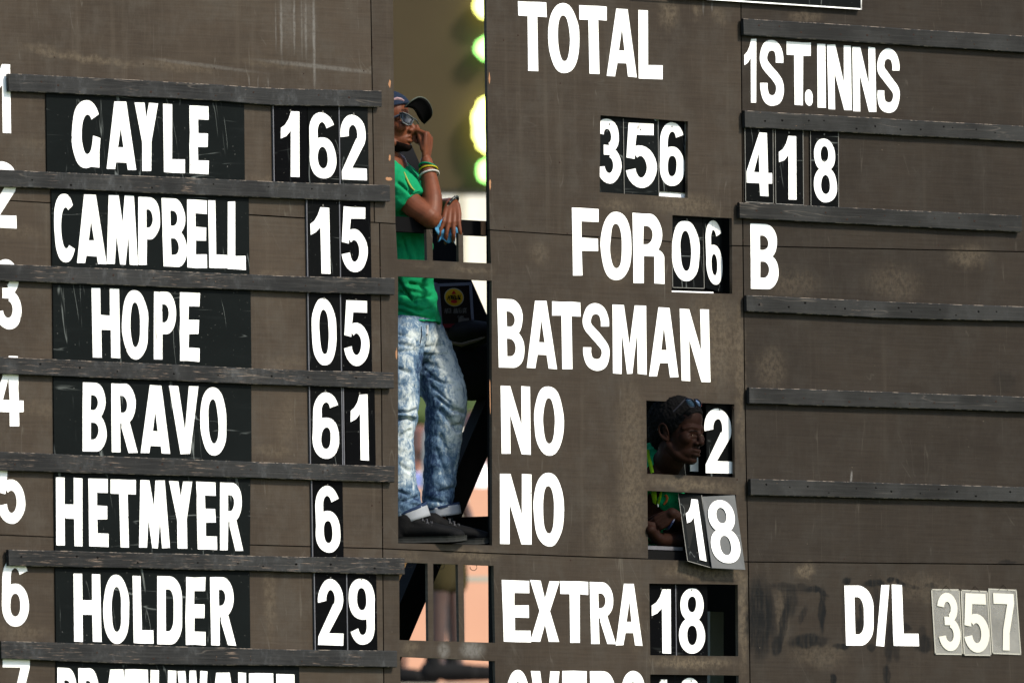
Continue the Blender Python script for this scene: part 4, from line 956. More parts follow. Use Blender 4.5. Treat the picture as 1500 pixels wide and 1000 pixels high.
def on_surface_tube(ob, pts, r_, name, mat, parent, step=4, lift=.0005):
    Q_ = []
    for (a, b), (c, e) in zip(pts[:-1], pts[1:]):
        n = max(1, int(math.hypot(c-a, e-b)/step))
        for k in range(n):
            h = surf(ob, lerp(a, c, k/n), lerp(b, e, k/n), lift)
            if h is not None and (not Q_ or abs((h-Q_[-1]).dot(DP)) < .05): Q_.append(h)
    if len(Q_) > 2:
        mb = MB(); mb.tube(Q_, r_, 5); return mb.build(name, mat, parent)
M['stitch'] = simple('pale_seam_thread', (.26, .28, .27), .8, .1, 0, .5, 300); M['seamdark'] = simple('dark_seam', (.006, .009, .018), .9)
on_surface_tube(jeans, [(613, 530), (628, 548), (638, 566), (641, 590), (641, 640), (638, 690), (636, 738)], .0024, 'side_seam', M['stitch'], man)
on_surface_tube(jeans, [(615, 531), (630, 549), (640.4, 566), (643.5, 590), (643.5, 640), (640.5, 690), (638.5, 738)], .0040, 'side_seam', M['seamdark'], man)
on_surface_tube(jeans, [(617, 478), (618, 490), (614, 510)], .002, 'fly_seam', M['seamdark'], man)
mb = MB(); q = [surf(jeans, 626, 476, .006), surf(jeans, 626, 482, .006), surf(jeans, 625.5, 490, .006)]
if all(q): mb.tube(q, .0045, 6); mb.build('drawstring', simple('white_cord', (.3, .3, .29), .7), man)
# turned-up cuffs
def cuff(c0, c1, ra, rb, mat_):
    rows = []
    d_ = (c1-c0).normalized(); a = RT-d_*RT.dot(d_); a.normalize(); b = d_.cross(a)
    rr = random.Random(int(ra*10000))
    ph = [rr.uniform(-.003, .003) for _ in range(25)]; ph[24] = ph[0]
    for k in range(5):
        f = k/4; rad = lerp(ra, rb, f)
        rows.append([c0.lerp(c1, f)+(a*math.cos(x)*(rad*1.06+ph[i])+b*math.sin(x)*(rad+ph[i])) for i, x in enumerate([2*math.pi*j/24 for j in range(25)])])
    return closed_sheet('trouser_cuff', rows, mat_, man, .005)
CUFF = cloth('faded_cuff_lining', (.20, .21, .225), bump=.4)
k1 = cuff(P(595.5, 748, .14), P(600.5, 764, .135), .0790, .0800, CUFF); k2 = cuff(P(646.5, 741.5, .27), P(648.5, 755.5, .27), .0700, .0720, CUFF)
HEM = cloth('dark_denim_hem', (.012, .022, .05), bump=.6)
for c_, d_, r_ in ((P(594.5, 745.5, .14), P(596, 749.5, .139), .0800), (P(646, 739.5, .27), P(646.6, 743.0, .27), .0712)):
    h_ = cuff(c_, d_, r_, r_+.0005, HEM); h_.name = 'hem'
RED = simple('red_selvedge', (.2, .025, .03), .8)
for ob, pts in ((k1, [(603, 758), (607, 770)]), (k2, [(642.5, 750), (644, 760)])):
    q = [surf(ob, *pts[0], .001), surf(ob, *pts[1], .001)]
    if all(q): mb = MB(); mb.tube([q[0]-RT*.002, q[1]-RT*.002], .0022, 5); mb.tube([q[0]+RT*.005, q[1]+RT*.005], .0022, 5); mb.build('selvedge', RED, ob)
# shoes
t = NT('black_knit_shoe'); t.bump(t.noise(t.pos(), 160, 3), .5, .002); M['shoe'] = t.out((.0036, .0036, .0038), .75, .08)
M['sole'] = simple('worn_black_sole', (.016, .0165, .015), .7, .1, 0, .5, 60)
def shoe(heel, d, L=.292):
    d = d.normalized(); sd = d.cross(UP).normalized(); h = lambda f, z, s_=0: heel+d*L*f+UP*z+sd*s_
    b = Blob()
    b.limb([h(.10, .060), h(.35, .058), h(.62, .050), h(.86, .040)], [(.031, .036), (.033, .036), (.040, .028), (.034, .019)], side=sd)
    b.limb([h(.16, .06), h(.20, .095)], [(.036, .046), (.036, .048)], side=sd)
    b.limb([h(.30, .085), h(.48, .066)], [(.032, .026), (.034, .022)], side=sd)
    b.ell(h(.08, .048), (.034, .034, .048)); b.ell(h(.86, .032), (.040, .040, .024))
    up_ = b.grow('shoe', M['shoe'], man, .0045, 4)
    pr = [(-.01, .012), (.01, .030), (.05, .041), (.15, .045), (.3, .044), (.5, .049), (.65, .054), (.76, .056), (.86, .052), (.93, .043), (.98, .030), (1.01, .016), (1.02, 0)]
    out = [(x, w) for x, w in pr]+[(x, -w) for x, w in reversed(pr[:-1])]
    mb = MB(); rows = []
    for z_, e in ((.0, -.006), (.007, .0), (.018, .0005), (.024, -.004)):
        rows.append([h(x-.0, z_+(.010*max(0, (x-.75)/.27)**2 if z_ < .01 else .006*max(0, (x-.75)/.27)**2), w+math.copysign(e, w)) for x, w in out])
    n = len(out); vs = [q for r_ in rows for q in r_]; fs = [(i*n+k, i*n+(k+1) % n, (i+1)*n+(k+1) % n, (i+1)*n+k) for i in range(3) for k in range(n)]
    fs += [tuple(range(n))[::-1], tuple(3*n+k for k in range(n))]; mb.add(vs, fs); mb.build('sole', M['sole'], up_)
    mb = MB(); CACHE.pop('bvh', None)
    for k in range(4):
        f = .40+k*.062; z_ = .106-k*.010
        mb.tube([h(f, z_-.016, -.028), h(f+.02, z_, -.010), h(f+.03, z_-.002, .012), h(f+.02, z_-.020, .032)], .0019, 5)
        mb.tube([h(f+.03, z_-.020, -.028), h(f+.01, z_, .0), h(f+.045, z_-.022, .032)], .0019, 5)
    mb.build('lace', simple('dark_lace', (.055, .055, .057), .8), up_)
sh_d = RT*1.0
onz = lambda q: Vector((q.x, q.y, zd+.001))
shoe(onz(P(573, 796, .135)), RT+DP*.02); shoe(onz(P(613, 797.0, .215)), RT+DP*.02)
# wrist bands and watch
def band(c, axis, ra, rb, r_, mat_, name, tilt=None):
    a = axis.normalized(); x = a.orthogonal().normalized(); x = (-DP-a*(-DP).dot(a)).normalized(); y = a.cross(x); mb = MB()
    pts = [c+x*math.cos(k)*rb+y*math.sin(k)*ra for k in [2*math.pi*i/24 for i in range(25)]]
    mb.tube(pts, r_, 8, False); return mb.build(name, mat_, man, True)
ax_ = (P(624.5, 236, .145)-P(629, 262, .11)).normalized()+RT*.15
band(P(626.6, 245, .133), ax_+RT*.2, .0345, .0335, .0042, simple('green_rubber', (.0, .12, .055), .5), 'wristband')
band(P(627.4, 249.5, .127), ax_-RT*.12, .0365, .0355, .0032, simple('yellow_rubber', (.32, .26, .01), .5), 'wristband')
band(P(628.4, 257, .117), ax_-RT*.25, .0395, .0380, .0042, simple('white_rubber', (.33, .32, .29), .5), 'wristband')
w_ = P(662.5, 299, .062)
ad = (P(663, 305, .05)-P(648, 303, .15)).normalized()
wb_ = band(w_, (RT*.75-UP*.55-DP*.3), .034, .031, .0062, simple('black_metal_link', (.02, .022, .022), .35, .5, .6), 'watch')
mb = MB(); rr = random.Random(5)
for k in range(14):
    a_ = (RT*.75-UP*.55-DP*.3).normalized(); x = (-DP-a_*(-DP).dot(a_)).normalized(); y = a_.cross(x); an = 2*math.pi*k/14
    mb.box(w_+x*math.cos(an)*.036+y*math.sin(an)*.040, (.0022, .0022, .0022))
mb.build('watch_link', simple('pale_link', (.12, .13, .10), .3, .5, .7), wb_)
# crumpled blue face mask in the hanging hand
rows = []
for i in range(15):
    r_ = []
    for j in range(15):
        x, y = i/14-.5, j/14-.5
        q = P(654.5+x*31+4*math.sin(y*7), 337.5+y*34+3*math.sin(x*9), .030)
        n_ = mnoise.noise(Vector((x*4.2, y*4.2, 1.3)))*.016+mnoise.noise(Vector((x*9, y*9, 4)))*.008
        k = 1-.35*max(0, abs(x)+abs(y)-.45); c0_ = P(654.5, 337.5, .030)
        r_.append(c0_+(q-c0_)*k+DP*(n_+.012))
    rows.append(r_)
t = NT('blue_mask_fabric'); c = t.mix(t.noise(t.pos(), 25, 3), (.022, .105, .20), (.05, .175, .28)); M['mask'] = t.out(c, .8, .2)
fm = closed_sheet('face_mask', rows, M['mask'], None, .002)
tag(fm, 'crumpled light blue face mask held in the hanging hand at the rail', 'face mask')
mb = MB(); mb.hexa([P(663, 345, .03), P(667.5, 345.5, .03), P(666.5, 357, .03), P(665.5, 357, .03)], [P(663, 345, .034), P(667.5, 345.5, .034), P(666.5, 357, .034), P(665.5, 357, .034)])
mb.build('strap', M['white'], fm)
X1, Y1, Z1 = ax1
# near-black shell over the jaw and chin
bb = Blob(); bb.ell(g1(.034, 0, -.083), (.050, .049, .036), ax1, 20, 14); bb.ell(g1(.008, 0, -.060), (.050, .0565, .045), ax1, 20, 14); bb.ell(g1(.060, 0, -.100), (.026, .029, .021), ax1, 16, 12)
bb.grow('jaw_shell', cloth('near_black_jaw', (.0045, .0022, .0016), bump=.5), man, .0035, 3, cut=[(g1(.05, 0, -.083), Z1*.85+X1*.4)])
# cap
NAVY = cloth('navy_cap_cloth', (.010, .016, .030)); BLK = cloth('black_underbrim', (.002, .002, .0023))
cp = Blob(); cp.ell(g1(-.012, 0, .048), (.112, .087, .086), ax1, 24, 16)
cap = cp.grow('cap', NAVY, man, .005, 3, cut=[(g1(.0, 0, .052), -Z1+X1*.18)], sculpt=sculptor([([(575, 160), (592, 158), (606, 160)], 1.5, .002), ([(586, 143), (590, 158)], 1., .0015)]))
outer = [(593, 157, .17), (603, 147.5, .145), (614, 142.2, .14), (625, 146.5, .15), (632, 158, .175), (632, 170, .21), (622, 181, .26)]
inner = [(592, 158, .17), (599, 157.5, .17), (605, 160, .175), (609, 165, .185), (612, 171, .20), (616, 177, .22), (621, 182, .26)]
def spl(pts, n=4):
    Pn = [P(*q) for q in pts]; Pe = [2*Pn[0]-Pn[1]]+Pn+[2*Pn[-1]-Pn[-2]]; C = []
    for i in range(1, len(Pe)-2):
        for k in range(n):
            x = k/n; a, b, c, d = Pe[i-1:i+3]; C.append(.5*((2*b)+(c-a)*x+(2*a-5*b+4*c-d)*x*x+(3*b-a-3*c+d)*x**3))
    return C+[Pn[-1]]
so_, si_ = spl(outer), spl(inner)
rows = [[a.lerp(b, k/5)+(-DP*.0+UP*.006*math.sin(math.pi*k/5)) for a, b in zip(si_, so_)] for k in range(6)]
closed_sheet('cap_brim', rows, BLK, man, .003)
mb = MB(); mb.tube(so_, .0026, 6); mb.build('brim_trim', simple('grey_green_trim', (.065, .075, .06), .7), man)
q = [surf(cap, u, v, .001) for u, v in [(576, 146), (581, 144.5), (587, 145.5), (592, 148)]]
if all(q): mb = MB(); mb.tube(q, [.004, .0065, .006, .003], 6); mb.build('badge', simple('pink_white_badge', (.22, .14, .15), .7, .2, 0, .5, 120), man)
# sunglasses
def poly_sheet(name, pts, mat_, parent, th=.002, bulge=.004):
    C = P(sum(a[0] for a in pts)/len(pts), sum(a[1] for a in pts)/len(pts), sum(a[2] for a in pts)/len(pts)-bulge)
    E = [P(*a) for a in pts]; mb = MB(); n = len(E); mid = [C.lerp(e_, .6)-DP*bulge*.3 for e_ in E]
    bk = [e_+DP*th for e_ in E]
    mb.add([C]+mid+E+bk+[C+DP*th], [(0, 1+i, 1+(i+1) % n) for i in range(n)]+[(1+i, 1+n+i, 1+n+(i+1) % n, 1+(i+1) % n) for i in range(n)]+[(1+n+i, 1+2*n+i, 1+2*n+(i+1) % n, 1+n+(i+1) % n) for i in range(n)]+[(1+3*n, 1+2*n+(i+1) % n, 1+2*n+i) for i in range(n)])
    return mb.build(name, mat_, parent, True)
CACHE.pop('bvh', None)
yl = .145
lens = [(585.5, 165.5, yl+.03), (591, 165, yl+.01), (598, 168, yl), (603.5, 172, yl), (605.5, 176, yl), (602, 183, yl), (597, 183.5, yl+.005), (591, 180, yl+.012), (587.5, 174, yl+.025)]
t = NT('mirrored_lens'); M['lens'] = t.out((.075, .078, .095), .30, .5, .6)
gl_ = poly_sheet('sunglasses', lens, M['lens'], man)
RIM = simple('grey_frame', (.05, .056, .056), .4, .3)
mb = MB(); E = [P(a, b, c_-.002) for a, b, c_ in lens]; mb.tube(E+[E[0]], .0028, 6, False); mb.tube([P(604, 173, yl), P(609, 175, yl+.02), P(613, 181, yl+.06)], .003, 6); mb.build('frame', RIM, gl_)
mb = MB(); mb.tube([P(586, 168, yl+.03), P(576, 172, .175), P(560, 176, .18)], .0045, 6); mb.build('temple', simple('navy_temple', (.006, .010, .02), .5), gl_)

# ---------------------------------------------------------------- the man leaning out of the batsman window
m2 = thing('person', P(965, 815, .3), 'person leaning out of the window, head turned right, sunglasses on cropped hair, green shirt', 'person')
fw2 = (RT*math.cos(R(36))-DP*math.sin(R(36))-UP*.06).normalized()
bl = Blob()
HC = P(994.5, 633, .005); K2 = 1.12
g2, ax2 = head(bl, HC, fw2, UP+RT*.05, K2, P(956, 705, .20))
X2, Y2, Z2 = ax2
bl.limb([P(960, 695, .12), P(952, 730, .24), P(948, 800, .34), P(945, 860, .36)], [(.10, .07), (.19, .11), (.17, .11), (.16, .10)], side=DP)
# arm across the sill, and the crossed wrist with the relaxed hand
bl.limb([P(965, 725, .14), P(1004, 760, .16), P(1006, 788, .11)], [.048, .044, .040])
bl.limb([P(1006, 788, .10), P(985, 791, .075), P(968, 790, .05), P(958, 784, .02), P(953, 776, -.005)], [(.037, .037), (.031, .031), (.028, .026), (.024, .022), (.020, .022)])
bl.limb([P(930, 730, .36), P(940, 772, .22), P(985, 782, .14)], [.05, .044, .038]); bl.limb([P(1005, 778, .16), P(996, 764, .07), P(984, 752, .0)], [.038, .032, .025])
hand(bl, P(984, 753, -.005), -RT*.78-UP*.50, DP, -RT*.50+UP*.78, [(.45, .9, .6), (.35, .9, .6), (.35, .8, .6), (.4, .8, .5)], .80, thumb=(.3, .45, .2), spread=.10)
hand(bl, P(958, 771, .0), -RT*.95-UP*.10-DP*.1, DP-RT*.1, UP, [(.5, .9, .6), (.6, .9, .6), (.6, .9, .6), (.6, .9, .6)], .66, thumb=(.3, .3, .2), spread=.02)
face = [([(1011.5, 637.5), (1017, 636), (1020.5, 637.5)], 1.7, .004), ([(1025, 637), (1029, 637)], 1.3, .002), ([(1010, 632.5), (1016, 631), (1021, 632)], 1.5, -.003), ([(1009, 639.5), (1014, 642.5), (1020, 641.5)], 1.6, .0022),
        ([(1019, 668.5), (1024, 669.3), (1029, 668.5)], .9, .004), 
        ([(976, 632), (979, 640), (978, 646)], 1.5, .004), ([(1020.5, 643), (1023, 649)], 1.3, .002)]
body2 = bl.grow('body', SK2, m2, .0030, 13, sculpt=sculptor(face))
CACHE.pop('bvh', None)
# eyes, lips
for (u, v) in ((1015.5, 637.5), (1028.2, 637.5)):
    h = surf(body2, u, v, 0)
    if h:
        b = Blob(); b.ell(h+X2*-.0015, (.0030, .0075, .0026), ax2, 14, 10); me_ = MB(); me_.v = b.v; me_.f = b.f; e_ = me_.build('eye', simple('eye_white', (.11, .07, .04), .35, .4), m2, True)
        mb = MB(); c_ = h+X2*.0012; mb.tube([c_-X2*.002, c_+X2*.0008], .0022, 8); mb.build('iris', simple('dark_iris', (.004, .003, .002), .2, .5), e_)
        mb = MB(); mb.tube([h-Y2*.011+Z2*.001-X2*.002, h+X2*.001+Z2*.0042, h+Y2*.011+Z2*.001-X2*.002], .0018, 6); mb.build('eyelid', SK2, m2, True)
h = [surf(body2, u, v, .0) for u, v in ((1021, 671), (1025, 672), (1028.5, 671.5))]
if all(h): mb = MB(); mb.tube(h, [.002, .0042, .0035], 8); mb.build('lip', skin('lower_lip', (.085, .028, .024), .4), m2, True)
h = [surf(body2, u, v, .0008) for u, v in ((1009, 632.8), (1013, 630.8), (1018, 630.4), (1022, 631.6))]
HAIR = cloth('black_cropped_hair', (.0016, .0015, .0016), bump=.8)
if all(h): mb = MB(); mb.tube(h, [.001, .0018, .002, .0012], 6); mb.build('eyebrow', HAIR, m2)
# hair: a thick cap of fuzz over the cranium with a hairline
hb = Blob(); hb.ell(g2(-.022, 0, .044), (.106*K2, .081*K2, .089*K2), ax2, 26, 18); hb.ell(g2(-.060, 0, -.004), (.060*K2, .064*K2, .066*K2), ax2, 20, 14)
hb.ell(g2(.020, 0, .060), (.066*K2, .064*K2, .060*K2), ax2, 20, 14)
hair = hb.grow('hair', HAIR, m2, .004, 3, cut=[(g2(.066, 0, .052), X2*.8-Z2*.62), (g2(.010, 0, -.012), X2*.70-Z2*.71)], sculpt=sculptor([], (.004, 110, (1, 1, 1))))
# sunglasses pushed up on the head
t = NT('dark_blue_lens'); M['lens2'] = t.out((.05, .085, .16), .12, .7, .5)
FR2 = simple('black_frame', (.004, .0045, .008), .5, .1)
def lens2(pts, name='sunglasses', par=m2):
    o = poly_sheet(name, pts, M['lens2'], par, .003, .004); E = [P(a, b, c_-.002) for a, b, c_ in pts]
    mb = MB(); mb.tube(E+[E[0]], .0028, 6, False); mb.build('frame', FR2, o); return o
g_ = lens2([(1003, 584, -.122), (1007, 583, -.128), (1013, 584.5, -.134), (1018, 589.5, -.134), (1019.5, 595.5, -.130), (1016, 597, -.126), (1010.5, 596, -.122), (1006, 591, -.118)])
lens2([(1017, 584.5, -.135), (1021, 584.5, -.135), (1025.5, 588, -.135), (1027.5, 593, -.13), (1026, 596.5, -.13), (1022.5, 594.5, -.135), (1019, 589, -.135)], 'second_lens', g_)
mb = MB(); mb.tube([P(1003.5, 585, -.14), P(996, 593, -.14), P(986, 603, -.135)], .003, 6); mb.build('temple', FR2, g_); mb = MB(); mb.tube([P(1017, 589, -.130), P(1019.5, 588, -.112)], .0028, 6)
mb.build('bridge', FR2, g_)
h_ = P(1026.5, 592.5, -.098); mb = MB(); mb.box(h_, (.003, .002, .005)); mb.build('red_mark', simple('red_white_mark', (.6, .10, .10), .5), g_)
# shirt, lanyard
s2 = Blob()
s2.limb([P(958, 694, .14), P(950, 715, .24), P(948, 770, .33), P(945, 830, .35), P(945, 870, .36)], [(.13, .085), (.235, .125), (.205, .13), (.19, .125), (.19, .12)], side=DP)
s2.limb([P(968, 722, .13), P(990, 740, .14), P(1004, 758, .155)], [.066, .062, .056])
shirt2 = s2.grow('shirt', GREEN, m2, .005, 4, sculpt=sculptor([([(950, 722), (956, 750)], 3, .006), ([(970, 722), (976, 745)], 3, .006), ([(949, 655), (962, 692)], 1, .001)], (.006, 10, (1, 1, 1))))
CACHE.pop('bvh', None)
LIME = cloth('lime_lanyard', (.13, .25, .008))
for pts, r_ in (([(948.5, 660), (952, 676), (956, 693)], .008), ([(957.5, 719), (958.5, 730), (958, 741)], .011), ([(968, 719), (967, 728), (964, 738)], .006), ([(973.5, 684), (972, 693)], .010)):
    q = [surf(shirt2, u, v, .002) or surf(body2, u, v, .004) or P(u, v, .1) for u, v in pts]
    CACHE.pop('bvh', None)
    mb = MB(); mb.tube(q, r_, 6); mb.build('lanyard', LIME, m2)
q = [P(965, 720, .10), P(963.5, 730, .10), P(964, 742, .09)]; mb = MB(); mb.tube(q, .0022, 6); mb.build('cord', M['white'], m2)
CACHE.pop('bvh', None)
q = [surf(shirt2, u, v, .003) for u, v in ((975, 724), (977.5, 729), (976, 734), (972.5, 738))]
if all(q): mb = MB(); mb.tube(q, .005, 6); mb.build('crest', simple('orange_crest', (.28, .07, .02), .7), m2)
a_ = (RT*.8-UP*.45+DP*.2).normalized(); x = (-DP-a_*(-DP).dot(a_)).normalized(); y = a_.cross(x); c_ = P(982.5, 765, .02); mb = MB()
mb.tube([c_+x*math.cos(k)*.033+y*math.sin(k)*.031 for k in [2*math.pi*i/20 for i in range(21)]], .0042, 8, False); mb.build('watch', simple('navy_watch', (.004, .008, .032), .35, .4), m2, True)

# ---------------------------------------------------------------- things just behind the opening
pbox('leaning_panel', [(556, 107), (722.5, 482), (722.5, 584), (556, 578)], 1.20, 1.23, simple('dark_navy_panel', (.0022, .003, .0055), .7, .2), 'dark navy panel leaning behind the standing man with bright slanted edge', 'panel')
ct = thing('oil_carton', P(665, 487, .85), 'brown and white motor oil carton behind the standing man', 'box')
cq = [(641, 417.5), (689.5, 415), (693.5, 486), (646, 484)]
pbox('carton_face', cq, .85, 1.05, simple('carton_brown', (.016, .010, .008), .7), parent=ct)
CW = simple('carton_white_edge', (.16, .165, .22), .6)
for a, b, w in (((640, 417.5), (690, 415.5), 2.2), ((642, 418), (647, 484), 2.2), ((689.5, 416), (693.5, 486), 2.2), ((632, 416), (641, 418), 3.5)):
    A, B = P(*a, .847), P(*b, .847); dr = (B-A).normalized(); sd = Vector((-dr.z, 0, dr.x))*w*PX
    mb = MB(); mb.hexa([A-sd, B-sd, B+sd, A+sd], [z+Vector((0, .003, 0)) for z in (A-sd, B-sd, B+sd, A+sd)]); mb.build('carton_edge', CW, ct)
pbox('side_face', [(632.5, 416), (640, 418), (645, 484), (638, 482)], .846, .86, CW, parent=ct)
def disc(name, u, v, ru, rv, y, mat_, par, th=.002, n=28):
    c_ = P(u, v, y); f_ = [c_+Vector((math.cos(a)*abs(P(u+ru, v, y).x-c_.x), 0, math.sin(a)*abs(P(u, v-rv, y).z-c_.z))) for a in [2*math.pi*i/n for i in range(n)]]
    mb = MB(); mb.add(f_+[k+Vector((0, th, 0)) for k in f_], [tuple(range(n)), tuple(range(n, 2*n))[::-1]]+[(i, (i+1) % n, (i+1) % n+n, i+n) for i in range(n)]); return mb.build(name, mat_, par)
disc('logo_rim', 665.3, 435.3, 14.2, 13.6, .845, simple('logo_white', (.35, .33, .28), .6), ct)
disc('logo_disc', 665.3, 435.3, 13, 12.4, .842, simple('logo_yellow', (.62, .36, .02), .6), ct)
disc('logo_band', 665.3, 441.5, 4.5, 2.6, .839, simple('logo_red', (.42, .02, .02), .6), ct)
mb = MB(); f_ = [P(661.5, 430.5, .839), P(668.5, 430.8, .839), P(665, 425, .839)]; mb.add(f_+[k+Vector((0, .002, 0)) for k in f_], [(0, 1, 2), (5, 4, 3), (0, 3, 4, 1), (1, 4, 5, 2), (2, 5, 3, 0)]); mb.build('logo_bell', simple('logo_red_bell', (.42, .02, .02), .6), ct)
def text(s_, u0, u1, vt, vb, y, mat_, par, sl=0.):
    w = (u1-u0)/len(s_)
    for i, ch in enumerate(s_):
        if ch != ' ': glyph(ch, u0+i*w, u0+i*w+w*.84, vt+sl*i*w, vb+sl*i*w, par, Y=y, th=.001, mat=mat_)
text('PENNZOIL', 655.5, 676, 433.0, 439.6, .8385, M['black'], ct, -.06)
GREY = simple('carton_print_grey', (.12, .11, .10), .7)
text('HIGH MILEAGE', 651, 683.5, 451.5, 459, .846, GREY, ct, -.02)
text('OIL', 670, 681, 462.5, 466, .846, GREY, ct)
pbox('red_stripe', [(649, 474.5), (689.5, 473.5), (690, 478.5), (649.3, 480)], .845, .848, simple('dark_red_print', (.14, .012, .02), .7), parent=ct)
pbox('label_block', [(672, 466.5), (687, 465.5), (687.5, 471.5), (672, 472.5)], .845, .848, GREY, parent=ct)
bin_ = Blob(); bin_.ell(P(684, 488, .9), (.13, .16, .052)); bin_.ell(P(690, 540, 1.0), (.17, .10, .13))
sb = bin_.grow('storage_sack', cloth('black_sack', (.010, .009, .009)), None, .008, 3); tag(sb, 'black sack slumped under the motor oil carton with a pale rim', 'sack')
mb = MB(); mb.tube([P(653, 485, .78), P(658, 501, .76), P(676, 505, .74), P(700, 497.5, .75), P(717, 489.5, .78)], [.002, .005, .008, .006, .003], 8); mb.build('rim', simple('dull_brown_rim', (.10, .075, .05), .5), sb, True)
for k in range(5):
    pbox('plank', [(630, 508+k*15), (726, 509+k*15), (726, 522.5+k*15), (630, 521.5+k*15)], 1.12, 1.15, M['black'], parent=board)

# ---------------------------------------------------------------- far behind: stand, wall, spectators, video screen
def Qb(name, pts, dist, th, mat_, label=None, cat=None, parent=None, kind=None):
    f_ = [Q(u, v, dist) for u, v in pts]; mb = MB(); mb.hexa(f_, [k+DP*th for k in f_]); o = mb.build(name, mat_, parent); return tag(o, label, cat, None, kind)
t = NT('salmon_plaster'); c = t.mix(t.noise(t.pos(), 1.5, 4), (.52, .275, .175), (.60, .33, .215)); M['salmon'] = t.out(c, .85, .2)
Qb('parapet_wall', [(300, 712), (1300, 716), (1300, 1012), (300, 1012)], 83, .25, M['salmon'], 'salmon pink plastered wall blurred far behind the lower openings', 'wall')
Qb('pipe_rail', [(300, 842), (1300, 846), (1300, 853), (300, 850)], 82, .04, simple('pale_grey_pipe', (.34, .33, .27), .5), 'pale grey rail running along the salmon wall', 'rail')
Qb('terrace', [(-700, 1000), (2200, 1000), (2200, 1080), (-700, 1080)], 77, 12, simple('concrete_deck', (.33, .28, .24), .9), kind='structure')
hd = Blob(); rr = random.Random(9)
for k in range(46): hd.ell(Q(rr.uniform(480, 1000), rr.uniform(600, 690), 91+rr.uniform(-.4, .6)), (rr.uniform(.2, .45), rr.uniform(.2, .4), rr.uniform(.15, .3)), n=9, m_=6)
tag(hd.grow('hedge', simple('dark_hedge', (.035, .055, .015), .8, .2, 0, .5, 8, .5), None, .08, 1, sculpt=sculptor([], (.10, 4, (1, 1, 1)))), 'dark green hedge blurred behind the spectators', 'hedge')
t = NT('white_render'); M['whitewall'] = t.out((.88, .87, .82), .8, .2)
bd = thing('white_building', Q(750, 1000, 96), 'bright white building wall below the big screen', 'building')
Qb('wall', [(200, 279), (1500, 283), (1500, 760), (200, 760)], 96, 1.0, M['whitewall'], parent=bd)
for u in (300, 668, 1000): Qb('pilaster', [(u, 281), (u+14, 281), (u+14, 580), (u, 580)], 95.8, .15, simple('cream_pilaster_%d' % u, (.70, .66, .56), .8), parent=bd)
Qb('fascia', [(200, 576), (1500, 580), (1500, 606), (200, 602)], 94, .3, simple('brown_fascia', (.30, .22, .17), .8), parent=bd)
t = NT('screen_face'); p = t.pos(); w_ = t.n('ShaderNodeTexWave', bands_direction='Z'); t.l(p, w_.inputs[0]); w_.inputs['Scale'].default_value = 6; w_.inputs['Distortion'].default_value = .6
c = t.mix(t.noise(t.map(p, sc=(1.5, 1.5, 3)), 1.1, 4), (.043, .030, .013), (.056, .040, .018)); c = t.mix(t.math('MULTIPLY', w_.outputs[0], .15), c, (.040, .034, .016)); M['screen'] = t.out(c, .7, .2)
vs_ = thing('video_screen', Q(750, 280, 93), 'large dark olive electronic screen with glowing yellow green characters far behind', 'screen')
Qb('screen_face', [(200, -500), (1500, -500), (1500, 281), (200, 277)], 93, .4, M['screen'], parent=vs_)
def glow(nm, col, s_):
    t = NT(nm); t.b.inputs['Base Color'].default_value = (.02, .02, .02, 1); t.b.inputs['Emission Color'].default_value = col+(1,); t.b.inputs['Emission Strength'].default_value = s_; return t.m
YG = glow('lamp_yellow_green', (.90, .92, .20), 1.7); GG = glow('lamp_green', (.35, 1., .20), 1.2)
def lamp(u, v, ru, rv, mat_, hole=None):
    n = 30; E = [Q(u+ru*w_*math.cos(a), v+rv*w_*math.sin(a), 92.9) for a, w_ in [(2*math.pi*i/n, 1+.20*mnoise.noise(Vector((math.cos(2*math.pi*i/n)*2.3+u, math.sin(2*math.pi*i/n)*2.3, v)))+.05*(i % 2)) for i in range(n)]]; mb = MB()
    if hole:
        I = [Q(u+ru*hole*math.cos(a), v+rv*hole*math.sin(a), 92.9) for a in [2*math.pi*i/n for i in range(n)]]
        mb.add(E+I+[k+DP*.05 for k in E+I], [(i, (i+1) % n, (i+1) % n+n, i+n) for i in range(n)]+[(i+2*n, i+3*n, (i+1) % n+3*n, (i+1) % n+2*n) for i in range(n)]+[(i, i+2*n, (i+1) % n+2*n, (i+1) % n) for i in range(n)])
    else: mb.add(E+[k+DP*.05 for k in E], [tuple(range(n)), tuple(range(n, 2*n))[::-1]]+[(i, (i+1) % n, (i+1) % n+n, i+n) for i in range(n)])
    mb.build('lit_character', mat_, vs_)
lamp(716, 8, 20, 19, YG); lamp(713, 71, 16, 15, GG); lamp(718, 182, 25, 41, YG, .42); lamp(718, 182, 9, 16, GG); lamp(715, 250, 16, 16, GG)
lamp(760, 60, 16, 40, YG); lamp(775, 190, 18, 44, YG, .4)

